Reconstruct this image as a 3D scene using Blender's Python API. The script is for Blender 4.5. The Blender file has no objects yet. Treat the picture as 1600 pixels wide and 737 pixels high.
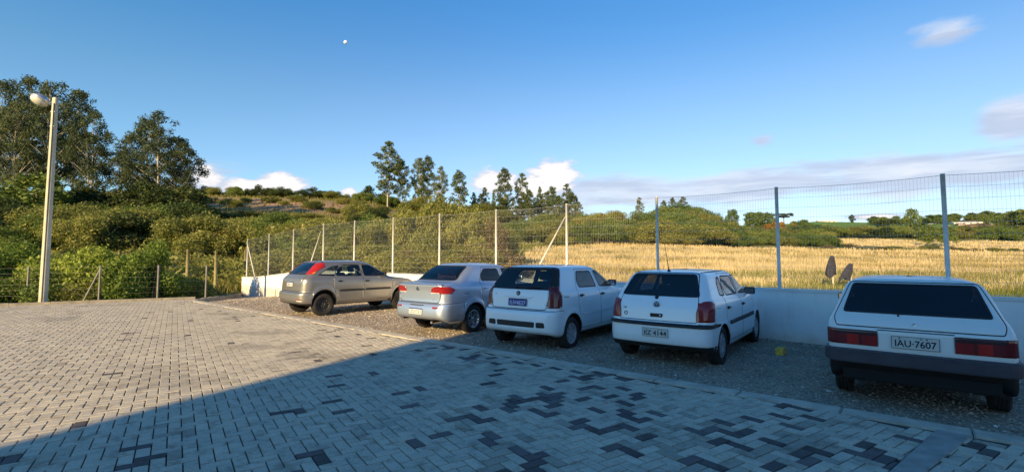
import bpy, bmesh, math, random
import numpy as np
from mathutils import Vector, Matrix
from mathutils.bvhtree import BVHTree
R=math.radians
random.seed(7); rng=np.random.default_rng(7)
scene=bpy.context.scene
COL=scene.collection
# ------------------------------------------------------------------ camera
FPX=770.0; CAMH=1.6; PIT=math.atan(50.5/FPX)
cam_d=bpy.data.cameras.new('camera'); cam=bpy.data.objects.new('camera',cam_d); COL.objects.link(cam)
cam.location=(0,0,CAMH); cam.rotation_euler=(R(90)+PIT,0,0)
cam_d.sensor_width=36; cam_d.lens=36*FPX/1600; cam_d.shift_y=-20.5/1600
cam_d.clip_start=0.05; cam_d.clip_end=6000
scene.camera=cam
# ------------------------------------------------------------------ light
SUN_EL=R(20.0); SUN_DIR=Vector((-.451,-.892,0)).normalized()      # horizontal direction towards the sun
sl=bpy.data.lights.new('sun','SUN'); sl.energy=5.0; sl.angle=R(0.53); sl.color=(1.0,0.73,0.36)
so=bpy.data.objects.new('sun',sl); COL.objects.link(so)
sv=Vector((SUN_DIR.x*math.cos(SUN_EL),SUN_DIR.y*math.cos(SUN_EL),math.sin(SUN_EL)))
so.rotation_euler=sv.to_track_quat('Z','Y').to_euler(); so.location=(0,-20,30)
scene.view_settings.view_transform='Standard'; scene.view_settings.look='None'
scene.view_settings.exposure=0.80; scene.view_settings.gamma=1.0
scene.view_settings.use_curve_mapping=False
SKY_STRENGTH=0.104
# ------------------------------------------------------------------ node helpers
class NT:
    def __init__(s,tree): s.t=tree
    def n(s,typ,**kw):
        nd=s.t.nodes.new(typ)
        for k,v in kw.items():
            if k in ('inputs',): 
                for a,b in v.items(): nd.inputs[a].default_value=b
            else: setattr(nd,k,v)
        return nd
    def link(s,a,b): s.t.links.new(a,b)
    def val(s,x,inp):
        if isinstance(x,(int,float)): inp.default_value=x
        elif isinstance(x,(tuple,list)): inp.default_value=x
        else: s.link(x,inp)
    def m(s,op,a,b=None,c=None,clamp=False):
        nd=s.n('ShaderNodeMath',operation=op,use_clamp=clamp)
        s.val(a,nd.inputs[0])
        if b is not None: s.val(b,nd.inputs[1])
        if c is not None: s.val(c,nd.inputs[2])
        return nd.outputs[0]
    def mix(s,f,a,b,blend='MIX'):
        nd=s.n('ShaderNodeMix',data_type='RGBA',blend_type=blend)
        s.val(f,nd.inputs[0]); s.val(a,nd.inputs[6]); s.val(b,nd.inputs[7]); return nd.outputs[2]
    def ramp(s,f,stops):
        nd=s.n('ShaderNodeValToRGB'); s.val(f,nd.inputs[0]); e=nd.color_ramp.elements
        while len(e)<len(stops): e.new(0.5)
        for i,(p,c) in enumerate(stops):
            e[i].position=p; e[i].color=c if len(c)==4 else (*c,1)
        return nd.outputs[0]
    def noise(s,scale,detail=3,rough=0.55,vec=None,dist=0.0):
        nd=s.n('ShaderNodeTexNoise'); nd.inputs['Scale'].default_value=scale; nd.inputs['Detail'].default_value=detail
        nd.inputs['Roughness'].default_value=rough; nd.inputs['Distortion'].default_value=dist
        if vec is not None: s.link(vec,nd.inputs['Vector'])
        return nd.outputs[0]
    def smooth(s,x,a,b):
        nd=s.n('ShaderNodeMapRange',interpolation_type='SMOOTHSTEP'); s.val(x,nd.inputs[0]); nd.inputs[1].default_value=a; nd.inputs[2].default_value=b
        return nd.outputs[0]
def c4(c): return (c[0],c[1],c[2],1.0)
def mat(name):
    m=bpy.data.materials.new(name); m.use_nodes=True; m.node_tree.nodes.clear()
    nt=NT(m.node_tree); out=nt.n('ShaderNodeOutputMaterial'); return m,nt,out
def principled(nt,out,color,rough=0.5,metal=0.0,spec=0.5,coat=0.0,coat_rough=0.05,bump=None,bump_s=0.2,bump_d=0.01):
    b=nt.n('ShaderNodeBsdfPrincipled'); nt.val(c4(color) if isinstance(color,tuple) else color,b.inputs['Base Color'])
    nt.val(rough,b.inputs['Roughness']); nt.val(metal,b.inputs['Metallic']); b.inputs['Specular IOR Level'].default_value=spec
    b.inputs['Coat Weight'].default_value=coat; b.inputs['Coat Roughness'].default_value=coat_rough
    if bump is not None:
        bn=nt.n('ShaderNodeBump'); bn.inputs['Strength'].default_value=bump_s; bn.inputs['Distance'].default_value=bump_d
        nt.link(bump,bn.inputs['Height']); nt.link(bn.outputs[0],b.inputs['Normal'])
    nt.link(b.outputs[0],out.inputs[0]); return b
def objcoord(nt):
    return nt.n('ShaderNodeTexCoord').outputs['Object']
def simple(name,color,rough=0.6,metal=0.0,var=0.12,scale=6.0,spec=0.4,coat=0.0,bump=0.0,bscale=None,bd=0.01):
    m,nt,out=mat(name); v=objcoord(nt)
    n=nt.noise(scale,4,0.6,v)
    lo=tuple(max(0,c*(1-var)) for c in color); hi=tuple(min(1,c*(1+var)) for c in color)
    col=nt.ramp(n,[(0.3,lo),(0.7,hi)])
    bp=nt.noise(bscale or scale*4,3,0.6,v) if bump>0 else None
    principled(nt,out,col,rough,metal,spec,coat,bump=bp,bump_s=bump,bump_d=bd); return m
# ------------------------------------------------------------------ world sky
def pix_dir(px,py):
    el=PIT+math.atan((348-py)/FPX); X=(px-800)/FPX*math.cos(math.atan((348-py)/FPX))  # approx
    v=Vector(((px-800)/FPX, 1.0, (348-py)/FPX))
    v=Matrix.Rotation(PIT,3,'X')@v; v.normalize(); return v
def azel(px,py):
    v=pix_dir(px,py); return math.atan2(v.x,v.y), math.asin(v.z)
world=bpy.data.worlds.new('World'); scene.world=world; world.use_nodes=True
world.node_tree.nodes.clear(); wn=NT(world.node_tree)
wo=wn.n('ShaderNodeOutputWorld'); bg=wn.n('ShaderNodeBackground'); bg.inputs[1].default_value=SKY_STRENGTH; wn.link(bg.outputs[0],wo.inputs[0])
sky=wn.n('ShaderNodeTexSky',sky_type='NISHITA'); sky.sun_disc=False; sky.sun_elevation=SUN_EL
sky.sun_rotation=math.atan2(SUN_DIR.x,SUN_DIR.y)
sky.altitude=900; sky.air_density=1.0; sky.dust_density=0.25; sky.ozone_density=2.6
tc=wn.n('ShaderNodeTexCoord').outputs['Generated']
sx=wn.n('ShaderNodeSeparateXYZ'); wn.link(tc,sx.inputs[0])
az=wn.m('ARCTAN2',sx.outputs[0],sx.outputs[1]); el=wn.m('ARCSINE',sx.outputs[2])
# deep clear-air tint: horizon lighter, zenith stronger blue
tint=wn.ramp(wn.m('DIVIDE',el,R(50),clamp=True),[(0.0,(0.80,.82,0.86)),(0.15,(0.78,.86,0.93)),(0.35,(0.70,.90,0.98)),(0.56,(0.46,.94,1.18)),(1.0,(0.42,.92,1.25))])
skyc=wn.mix(1.0,sky.outputs[0],tint,'MULTIPLY')
# air is paler low down and towards the right
skyc=wn.mix(wn.smooth(az,-0.1,-0.85),skyc,wn.mix(1.0,skyc,(0.93,1.10,1.06,1),'MULTIPLY'))
hz_=wn.m('MULTIPLY',wn.smooth(el,0.45,0.0),wn.m('ADD',wn.m('MULTIPLY',wn.smooth(az,-0.9,0.9),0.30),0.12))
skyc=wn.mix(hz_,skyc,(3.9,5.0,6.3,1))
cv2=wn.n('ShaderNodeCombineXYZ'); wn.link(az,cv2.inputs[0]); wn.link(wn.m('MULTIPLY',el,9.0),cv2.inputs[1]); nzs=wn.noise(4.5,7,0.6,cv2.outputs[0],0.3)
cv=wn.n('ShaderNodeCombineXYZ'); wn.link(az,cv.inputs[0]); wn.link(wn.m('MULTIPLY',el,2.6),cv.inputs[1])
nz=wn.noise(5.5,7,0.6,cv.outputs[0],0.4); nz2=wn.noise(17,5,0.6,cv.outputs[0])
BL=[ # px,py, half widths px, amp
(330,262,70,18,.45),(345,290,60,14,.8),
 (700,300,80,20,.5),(960,303,150,26,1.05),(1180,290,210,26,1.05),(1450,268,260,30,1.1),(1420,300,360,16,.7),(1130,325,200,14,.55),
 (1580,190,62,38,1.15),(1190,219,20,12,.72),(1480,45,58,24,.85),(1320,210,30,10,.42),(850,330,160,16,.7),(1370,338,60,5,.9),(1650,230,90,50,1.0),(-150,240,160,40,.9),(1900,280,200,60,.9)]
acc=None
for (px,py,hw,hh,amp) in BL:
    a0,e0=azel(px,py); a1,_=azel(px+hw,py); _,e1=azel(px,py-hh)
    da=wn.m('DIVIDE',wn.m('SUBTRACT',az,a0),abs(a1-a0)); de=wn.m('DIVIDE',wn.m('SUBTRACT',el,e0),abs(e1-e0))
    d2=wn.m('ADD',wn.m('MULTIPLY',da,da),wn.m('MULTIPLY',de,de))
    g=wn.m('MULTIPLY',wn.m('POWER',2.71828,wn.m('MULTIPLY',d2,-0.8)),amp)
    acc=g if acc is None else wn.m('MAXIMUM',acc,g)
CU=[(440,288,42,17,1.3),(390,292,50,14,1.05),(322,278,34,20,.95),(545,300,16,7,1.0),(866,277,36,24,1.4),(836,290,36,22,1.15),(775,284,38,19,1.25),(1540,195,1,1,0),(1370,339,34,4,1.0)]
acb=None
for (px,py,hw,hh,amp) in CU:
    if amp==0: continue
    a0,e0=azel(px,py); a1,_=azel(px+hw,py); _,e1=azel(px,py-hh)
    da=wn.m('DIVIDE',wn.m('SUBTRACT',az,a0),abs(a1-a0)); de=wn.m('DIVIDE',wn.m('SUBTRACT',el,e0),abs(e1-e0))
    g=wn.m('MULTIPLY',wn.m('POWER',2.71828,wn.m('MULTIPLY',wn.m('ADD',wn.m('MULTIPLY',da,da),wn.m('MULTIPLY',de,de)),-0.8)),amp)
    acb=g if acb is None else wn.m('MAXIMUM',acb,g)
dens=wn.m('ADD',acc,wn.m('ADD',wn.m('MULTIPLY',wn.m('SUBTRACT',nz,0.5),1.5),wn.m('MULTIPLY',wn.m('SUBTRACT',nz2,0.5),0.35)))
dens=wn.m('MULTIPLY',dens,wn.smooth(acc,0.04,0.3))
dens=wn.m('ADD',dens,wn.m('MULTIPLY',wn.m('SUBTRACT',nzs,0.5),0.9)); cov=wn.smooth(dens,0.20,0.85)
core=wn.smooth(dens,0.85,1.5)
ccol=wn.mix(core,(4.2,4.5,5.2,1),(5.7,5.6,5.7,1))
gry=wn.smooth(nzs,0.40,0.60)
ccol=wn.mix(wn.m('MULTIPLY',gry,0.75),ccol,(2.75,3.15,4.1,1))
skyc=wn.mix(wn.m('MULTIPLY',cov,0.86),skyc,ccol)
nz3=wn.noise(26,6,0.62,cv.outputs[0],0.2)
db=wn.m('MULTIPLY',wn.m('ADD',acb,wn.m('ADD',wn.m('MULTIPLY',wn.m('SUBTRACT',nz3,0.5),1.3),wn.m('MULTIPLY',wn.m('SUBTRACT',nz,0.5),0.5))),wn.smooth(acb,0.05,0.3))
covb=wn.smooth(db,0.30,0.78)
colb=wn.mix(wn.smooth(wn.m('ADD',db,wn.m('MULTIPLY',wn.m('SUBTRACT',nz3,.5),.8)),0.45,0.95),(3.9,4.0,4.6,1),(5.9,5.65,5.5,1))
skyc=wn.mix(wn.m('MULTIPLY',covb,0.93),skyc,colb)
wn.link(skyc,bg.inputs[0])
# ------------------------------------------------------------------ object helpers
def obj(name,me,m=None,parent=None,smooth=False,angle=None):
    if isinstance(me,bmesh.types.BMesh):
        bm=me; me=bpy.data.meshes.new(name); bm.to_mesh(me); bm.free()
    ob=bpy.data.objects.new(name,me); COL.objects.link(ob)
    if m is not None:
        for mm in (m if isinstance(m,(list,tuple)) else [m]): me.materials.append(mm)
    if smooth:
        me.polygons.foreach_set('use_smooth',np.ones(len(me.polygons),bool))
        if angle: me.set_sharp_from_angle(angle=R(angle))
    if parent is not None: ob.parent=parent
    return ob
def tag(o,label=None,cat=None,group=None,kind=None):
    if label: o['label']=label
    if cat: o['category']=cat
    if group: o['group']=group
    if kind: o['kind']=kind
    return o
def empty(name,loc,rz=0.0):
    o=bpy.data.objects.new(name,None); COL.objects.link(o); o.location=loc; o.rotation_euler=(0,0,rz); o.empty_display_size=.3; return o
def copy_tree(o,parent=None):
    c=o.copy(); COL.objects.link(c)
    if parent is not None: c.parent=parent
    for ch in o.children: copy_tree(ch,c)
    return c
def np_mesh(name,verts,faces,k):
    """verts (n,3), faces (m,k)"""
    me=bpy.data.meshes.new(name); verts=np.asarray(verts,np.float32); faces=np.asarray(faces,np.int32)
    me.vertices.add(len(verts)); me.vertices.foreach_set('co',verts.ravel())
    me.loops.add(faces.size); me.loops.foreach_set('vertex_index',faces.ravel())
    me.polygons.add(len(faces)); me.polygons.foreach_set('loop_start',np.arange(0,faces.size,k,dtype=np.int32))
    me.polygons.foreach_set('loop_total',np.full(len(faces),k,np.int32))
    me.polygons.foreach_set('use_smooth',np.zeros(len(faces),bool)); me.update(calc_edges=True); me.validate(); return me
def add_box(bm,c,s,rot=None,bevel=0.0):
    r=bmesh.ops.create_cube(bm,size=1.0); vs=r['verts']
    M=Matrix.Translation(c)@((rot.to_4x4()) if rot is not None else Matrix.Identity(4))@Matrix.Diagonal((*s,1))
    bmesh.ops.transform(bm,matrix=M,verts=vs)
    if bevel>0:
        es=list({e for v in vs for e in v.link_edges})
        bmesh.ops.bevel(bm,geom=es,offset=bevel,segments=2,affect='EDGES',profile=0.6)
def box(c,s,rot=None,bevel=0.0):
    bm=bmesh.new(); add_box(bm,c,s,rot,bevel); return bm
def add_tube(bm,pts,r,n=8,caps=True):
    pts=[Vector(p) for p in pts]; rings=[]
    for i,p in enumerate(pts):
        d=(pts[min(i+1,len(pts)-1)]-pts[max(i-1,0)]).normalized()
        a=Vector((0,0,1)) if abs(d.z)<0.9 else Vector((1,0,0))
        u=d.cross(a).normalized(); v=d.cross(u)
        rr=r[i] if isinstance(r,(list,tuple)) else r
        rings.append([bm.verts.new(p+rr*(math.cos(2*math.pi*k/n+math.pi/n)*u+math.sin(2*math.pi*k/n+math.pi/n)*v)) for k in range(n)])
    for a,b in zip(rings,rings[1:]):
        for k in range(n):
            f=bm.faces.new((a[k],a[(k+1)%n],b[(k+1)%n],b[k])); f.smooth=n>4
    if caps:
        bm.faces.new(rings[0]); bm.faces.new(rings[-1][::-1])
def add_lathe(bm,prof,n=32,M=Matrix.Identity(4),smooth=True):
    """prof: (radius, axial) ; axis = Y"""
    rings=[]
    for (r,a) in prof:
        if r<1e-5: rings.append([bm.verts.new(M@Vector((0,a,0)))])
        else: rings.append([bm.verts.new(M@Vector((r*math.cos(2*math.pi*k/n),a,r*math.sin(2*math.pi*k/n)))) for k in range(n)])
    for A,B in zip(rings,rings[1:]):
        for k in range(n):
            k2=(k+1)%n
            if len(A)==1 and len(B)==1: continue
            if len(A)==1: f=bm.faces.new((A[0],B[k2],B[k]))
            elif len(B)==1: f=bm.faces.new((A[k],A[k2],B[0]))
            else: f=bm.faces.new((A[k],A[k2],B[k2],B[k]))
            f.smooth=smooth
def add_prism(bm,poly,z0,z1):
    a=[bm.verts.new((x,y,z0)) for x,y in poly]; b=[bm.verts.new((x,y,z1)) for x,y in poly]; n=len(poly)
    bm.faces.new(a[::-1]); bm.faces.new(b)
    for i in range(n): bm.faces.new((a[i],a[(i+1)%n],b[(i+1)%n],b[i]))
def ray_at(px,py):
    v=Vector(((px-800)/FPX,1.0,(348-py)/FPX)); return Matrix.Rotation(PIT,3,'X')@v
def P(px,py,Y):
    v=ray_at(px,py); v=v*(Y/v.y); return Vector((v.x,v.y,v.z+CAMH))
def G(px,py,z=0.0):
    v=ray_at(px,py); t=(z-CAMH)/v.z; return Vector((v.x*t,v.y*t,z))
def text_mesh(txt,size,ext=0.0006,sx=1.0):
    cu=bpy.data.curves.new('t','FONT'); cu.body=txt; cu.size=size; cu.align_x='CENTER'; cu.align_y='CENTER'; cu.extrude=ext; cu.resolution_u=3
    cu.offset=size*0.018
    o=bpy.data.objects.new('t',cu); me=bpy.data.meshes.new_from_object(o); 
    bpy.data.objects.remove(o); bpy.data.curves.remove(cu); return me
# ================================================================== SITE
D=Vector((-.765,.644,0)); Nn=Vector((.644,.765,0)); P0=Vector((7.18,8.15,0))
def fpt(s,n,z=0.0):
    v=P0+D*s+Nn*n; return Vector((v.x,v.y,z))
def sstep(t): t=min(1,max(0,t)); return t*t*(3-2*t)
def drop(s): return -0.10*sstep((s-3)/14)-0.37*sstep((s-19.5)/8.5)
GZ=-0.06
# ---- terrain height -------------------------------------------------
TAB={ # px : list of (Y, kind, value)   kind z = height, p = image row of the bare ground
 -500:[(16,'z',-.45),(30,'z',.2),(50,'p',395),(70,'p',350),(90,'p',322),(130,'p',312),(200,'p',310)],
 0:[(18,'z',-.45),(30,'z',.2),(50,'p',395),(70,'p',350),(90,'p',322),(130,'p',308),(180,'p',306)],
 200:[(20,'z',-.55),(30,'z',-.1),(50,'p',398),(70,'p',352),(90,'p',325),(130,'p',306),(170,'p',303)],
 320:[(22,'z',-.75),(32,'z',-.2),(52,'p',392),(72,'p',352),(95,'p',328),(130,'p',309),(160,'p',303)],
 450:[(22,'z',-.7),(32,'z',-.2),(52,'p',392),(72,'p',352),(95,'p',330),(130,'p',311),(160,'p',306)],
 560:[(16,'z',-.4),(32,'z',-.1),(52,'p',400),(72,'p',362),(95,'p',338),(130,'p',318),(150,'p',313)],
 660:[(14,'z',-.4),(32,'z',.0),(52,'p',405),(72,'p',378),(95,'p',352),(125,'p',334),(145,'p',331)],
 760:[(13,'z',-.4),(32,'z',.1),(52,'p',408),(72,'p',392),(95,'p',370),(125,'p',346),(145,'p',343)],
 860:[(12,'z',-.4),(28,'z',.0),(45,'p',416),(65,'p',400),(92,'p',383),(120,'p',362),(150,'p',354)],
 1000:[(11,'z',-.4),(26,'z',.0),(42,'p',418),(65,'p',398),(95,'p',382),(120,'p',358),(150,'p',348)],
 1080:[(10,'z',-.4),(26,'z',.0),(42,'p',418),(65,'p',398),(98,'p',382),(125,'p',352),(150,'p',344)],
 1160:[(9,'z',-.4),(26,'z',.0),(42,'p',418),(65,'p',400),(98,'p',386),(135,'p',370),(200,'p',362),(300,'p',357),(420,'p',352)],
 1280:[(9,'z',-.4),(26,'z',.0),(42,'p',419),(65,'p',402),(90,'p',392),(120,'p',381),(160,'p',372),(230,'p',364),(300,'p',358),(450,'p',347),(520,'p',346)],
 1400:[(8,'z',-.4),(26,'z',.0),(42,'p',420),(65,'p',404),(90,'p',394),(120,'p',385),(160,'p',373),(230,'p',364),(300,'p',358),(450,'p',349),(520,'p',348)],
 1600:[(7,'z',-.4),(22,'z',-.1),(42,'p',422),(65,'p',407),(90,'p',397),(120,'p',389),(160,'p',376),(230,'p',362),(300,'p',350),(450,'p',340),(520,'p',340)],
 2100:[(6,'z',-.4),(22,'z',-.1),(42,'p',424),(65,'p',408),(90,'p',397),(120,'p',389),(160,'p',376),(230,'p',362),(300,'p',350),(450,'p',340),(520,'p',340)]}
LY=np.log(np.concatenate([[3.0],np.geomspace(5,2500,150)]))
def pz(px,py,Y): return P(px,py,Y).z
tk=sorted(TAB); TT=[]
for px in tk:
    ys=[];zs=[]
    for (Y,k,v) in TAB[px]: ys.append(math.log(Y)); zs.append(v if k=='z' else pz(px,v,Y))
    ys=[math.log(3.0)]+ys+[math.log(2500)]; zs=[zs[0]]+zs+[zs[-1]*0.7]
    z=np.interp(LY,ys,zs); kr=np.array([1,2,3,2,1])/9.; z=np.convolve(np.pad(z,2,mode='edge'),kr,'valid')
    TT.append(z)
TT=np.array(TT); TU=np.array([(p-800)/FPX for p in tk])
def vnoise(x,y,seed=0):
    xi=np.floor(x).astype(int); yi=np.floor(y).astype(int); xf=x-xi; yf=y-yi
    def h(a,b):
        n=(a*374761393+b*668265263+seed*982451653)&0x7fffffff; n=((n^(n>>13))*1274126177)&0x7fffffff; return ((n^(n>>16))&0xffff)/65535.
    u=xf*xf*(3-2*xf); v=yf*yf*(3-2*yf)
    return (h(xi,yi)*(1-u)+h(xi+1,yi)*u)*(1-v)+(h(xi,yi+1)*(1-u)+h(xi+1,yi+1)*u)*v
def fbm(x,y,seed=0,o=4):
    s=0;a=.5;t=0
    for i in range(o): s=s+a*vnoise(x*2**i,y*2**i,seed+i); t+=a; a*=.5
    return s/t
def T(x,y):
    """terrain height, vectorised"""
    x=np.atleast_1d(np.asarray(x,float)); y=np.atleast_1d(np.asarray(y,float))
    yy=np.maximum(y,3.0); u=np.clip(x/yy,TU[0],TU[-1]); ly=np.clip(np.log(yy),LY[0],LY[-1])
    iu=np.clip(np.searchsorted(TU,u)-1,0,len(TU)-2); fu=(u-TU[iu])/(TU[iu+1]-TU[iu]); fu=fu*fu*(3-2*fu)
    il=np.clip(np.searchsorted(LY,ly)-1,0,len(LY)-2); fl=(ly-LY[il])/(LY[il+1]-LY[il])
    z=(TT[iu,il]*(1-fl)+TT[iu,il+1]*fl)*(1-fu)+(TT[iu+1,il]*(1-fl)+TT[iu+1,il+1]*fl)*fu
    far=np.clip((yy-25)/40,0,1)
    z=z+(fbm(x/9.,y/9.,3)-.5)*1.0*far+(fbm(x/2.2,y/2.2,9,2)-.5)*.12*np.clip((yy-14)/10,0,1)
    # keep it below the lot
    s=(x-P0.x)*D.x+(y-P0.y)*D.y; n=(x-P0.x)*Nn.x+(y-P0.y)*Nn.y
    inlot=np.clip((0.9-n)/0.6,0,1)
    lotz=np.where(s>19.5,-.75,-.55)
    near=np.clip((32-s)/5,0,1)
    z=np.where((n<1.5)&(s<27.8),z*(1-inlot)+np.minimum(z,lotz)*inlot,z)
    z=np.where(y<3,-.55,z)
    return z
def Tz(x,y): return float(T(x,y)[0])
def field_mask(x,y):
    """1 where the dry golden grass grows"""
    Y=np.maximum(y,3.); px=800+FPX*x/Y
    far=np.interp(px,[760,800,860,1000,1230,1300,1700,2300],[30,62,86,92,95,92,92,92])
    wob=(fbm(x/7.,y/7.,21)-.5)*10
    m=(px>775+ (Y-30)*.0 + wob*2)&(Y<far+wob)
    m2=(px>1262+wob*3)&(Y>112+wob)&(Y<152+wob)
    return (m|m2)
# ground sheet: polar grid
na=420; rad=np.concatenate([[0.0],np.geomspace(3,60,90),np.geomspace(61.5,600,110),np.geomspace(640,4500,14)])
ang=np.linspace(-math.pi,math.pi,na,endpoint=False)
# denser angles in front
ang=np.concatenate([np.linspace(-1.05,1.05,520,endpoint=False),np.linspace(1.05,2*math.pi-1.05,120,endpoint=False)]); na=len(ang)
RR,AA=np.meshgrid(rad,ang,indexing='ij'); X=RR*np.sin(AA); Yv=RR*np.cos(AA)
Z=T(X.ravel(),Yv.ravel()).reshape(X.shape); Z=np.where(RR>900,np.minimum(Z,40)*np.clip(1-(RR-900)/1500,0,1),Z)
V=np.stack([X.ravel(),Yv.ravel(),Z.ravel()],1); idx=np.arange(len(rad)*na).reshape(len(rad),na)
a=idx[:-1]; b=idx[1:]; F=np.stack([a,b,np.roll(b,-1,1),np.roll(a,-1,1)],-1).reshape(-1,4)
me=np_mesh('ground',V,F,4)
x=V[:,0];y=V[:,1]; px=800+FPX*x/np.maximum(y,3); fm=field_mask(x,y).astype(float)
col=np.zeros((len(V),4),np.float32); col[:,3]=1
n1=fbm(x/5.,y/5.,31)[:,None]; n2=fbm(x/14.,y/14.,41)[:,None]
scr=np.array([.10,.12,.035])*(1-n1)+np.array([.22,.21,.075])*n1
brown=np.array([.36,.235,.15]); bmask=np.exp(-(((px-440)/190)**2))*np.exp(-(((np.log(np.maximum(y,3))-math.log(112))/.22)**2)); bmask=(1.3*bmask[:,None]*np.clip(n2*2.4-.4,0,1)).clip(0,1)
scr=scr*(1-bmask)+brown*bmask
gold=np.array([.64,.51,.27])*(.88+.24*n1); 
green=np.array([.13,.22,.045]); gm=((y>270)&(px>1150)&(px<1500)).astype(float)[:,None]
c=scr*(1-fm[:,None])+gold*fm[:,None]; c=c*(1-gm)+green*gm
nearg=(np.clip((26-y)/8,0,1)*(px>1050))[:,None]; c=c*(1-nearg*.6)+np.array([.16,.17,.045])*nearg*.6
bm2=((y>200)&(px>1500)).astype(float)[:,None]; c=c*(1-bm2)+np.array([.20,.15,.07])*bm2
bm3=((y>98)&(y<115)&(px>1290)).astype(float)[:,None]; c=c*(1-bm3*.7)+np.array([.15,.14,.05])*bm3*.7
col[:,:3]=c
at=me.color_attributes.new('tone','FLOAT_COLOR','POINT'); at.data.foreach_set('color',col.ravel())
gm_,nt,out=mat('meadow_ground'); an=nt.n('ShaderNodeAttribute',attribute_name='tone').outputs[0]
oc=objcoord(nt); cc=nt.mix(1.0,an,nt.ramp(nt.noise(0.9,6,0.65,oc),[(0.25,(.62,.62,.62)),(.5,(1,1,1)),(0.75,(1.3,1.25,1.2))]),'MULTIPLY')
principled(nt,out,cc,0.95,spec=0.1,bump=nt.noise(2.2,5,.7,oc),bump_s=.6,bump_d=.35)
tag(obj('ground',me,gm_,smooth=True),kind='structure')
# ---- lot -------------------------------------------------------------
A_=Vector((-.563,.826,0)); B_=Vector((.826,.563,0))
K=G(300,467,0.0)
LK=(G(0,478,0.0)-K).normalized(); Lfar=K+LK*26.0; Wend=fpt(27.9,0,0)
NK0,NK1=-4.78,-4.53      # kerb band along the gravel
# sand bed sheet under everything in the lot
m_sand=simple('joint_sand',(.075,.066,.055),.95,var=.3,scale=8)
bm=bmesh.new()
far_r=fpt(-22,NK1); 
pl=[Lfar,K+Vector((0,0,0)),fpt(20.9,NK1),far_r,Vector((20,-30,0)),Vector((-40,-30,0))]
top=[bm.verts.new((p.x,p.y,-.018)) for p in pl]; bot=[bm.verts.new((p.x,p.y,-.9)) for p in pl]
bm.faces.new(top)
for i in range(len(pl)): bm.faces.new((top[i],bot[i],bot[(i+1)%len(pl)],top[(i+1)%len(pl)]))
bmesh.ops.recalc_face_normals(bm,faces=bm.faces)
tag(obj('paving_bed',bm,m_sand),kind='structure')
# herringbone pavers, every brick real
w=.1065; ang0=None
# camera side sign
r=Vector((0,0,0))-K; sgn=1 if (LK.x*r.y-LK.y*r.x)>0 else -1
bricks=[]
org=Vector((0,0,0))
i0,i1=-170,150
for i in range(-190,160):
    for j in range(-60,240):
        c=(i-j)%4
        if c not in (0,3): continue
        # cell coordinates along B (i) and A (j)
        if c==0: cx,cy,hx,hy=i+1.0,j+.5,1.0,.5
        else: cx,cy,hx,hy=i+.5,j+1.0,.5,1.0
        p=B_*(cx*w)+A_*(cy*w)
        if p.y<-2.0 or p.y>20 or p.x<-27 or p.x>9.5: continue
        if p.y<1.0 and (abs(p.x)>6): continue
        if p.y>0 and abs(p.x)>p.y*1.25+3: continue
        r=p-K
        if (LK.x*r.y-LK.y*r.x)*sgn<0.05: continue
        n=(p-P0).dot(Nn)
        if n>NK0-.05: continue
        bricks.append((p.x,p.y,hx*w,hy*w,n))
bricks=np.array(bricks)
SL0,SL1,SR0,SR1=G(1390,737),G(1465,670),G(1446,737),G(1521,677)
# the concrete strip replaces bricks
_s=lambda a,b: (b.x-a.x)*(bricks[:,1]-a.y)-(b.y-a.y)*(bricks[:,0]-a.x)
_l=(SL1-SL0).length; keep=~((_s(SL0,SL1)/_l<-.035)&(_s(SR0,SR1)/_l>.035)&(bricks[:,0]>1.0)); 
bricks=bricks[keep]; nb=len(bricks)
g=.0050; ch=.0045
loc=[(-1,-1),(1,-1),(1,1),(-1,1)]
hz=rng.normal(0,.0012,nb); tx=rng.normal(0,.004,nb); ty=rng.normal(0,.004,nb)
Vs=[]
for lvl in range(3):
    for (sx_,sy_) in loc:
        off=(g,g,g+ch)[lvl]; z=(-.03,-ch,0)[lvl]
        lx=sx_*(bricks[:,2]-off); ly=sy_*(bricks[:,3]-off)
        X_=bricks[:,0]+lx*B_.x+ly*A_.x; Y_=bricks[:,1]+lx*B_.y+ly*A_.y; Z_=z+hz+tx*lx+ty*ly
        Vs.append(np.stack([X_,Y_,Z_],1))
Vs=np.stack(Vs,1).reshape(-1,3)   # nb*12
base=np.arange(nb)[:,None]*12; fl=[]
for k in range(4):
    k2=(k+1)%4
    fl.append(base+np.array([k,k2,4+k2,4+k])); fl.append(base+np.array([4+k,4+k2,8+k2,8+k]))
fl.append(base+np.array([8,9,10,11])); Fs=np.stack(fl,1).reshape(-1,4)
me=np_mesh('brick_paving',Vs,Fs,4)
bx,by=bricks[:,0],bricks[:,1]
tone=.49*(1+rng.normal(0,.045,nb))
# dark old bricks come in clusters
cl=fbm(bx/1.1,by/1.1,77,3)-.12*(bx>4.0)*(by<6)*(bx-.9*by>0); msk=np.clip((bx+3.6+ (by-4)*.18)/3.6,0.05,1)
dark=(rng.random(nb)<np.clip((cl-.50)*1.9,0.025,.42)*msk*.72)|(rng.random(nb)<.03*msk)
cc=np.stack([tone*1.04,tone*.945,tone*.76],1)
cc[dark]=(np.array([.115,.098,.095])*(.75+.7*rng.random(dark.sum()))[:,None])
half=(~dark)&(rng.random(nb)<np.clip((cl-.5)*2,0,.3)*msk); cc[half]*=.72
cl2=fbm(bx/.8+50,by/.8,99,3); st=(cl2>.66)&(bx<0); cc[st]*=.82
vc=np.ones((nb,12,4),np.float32); vc[:,:,:3]=cc[:,None,:]
at=me.color_attributes.new('tone','FLOAT_COLOR','POINT'); at.data.foreach_set('color',vc.ravel())
m_br,nt,out=mat('concrete_pavers'); an=nt.n('ShaderNodeAttribute',attribute_name='tone').outputs[0]; oc=objcoord(nt)
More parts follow.
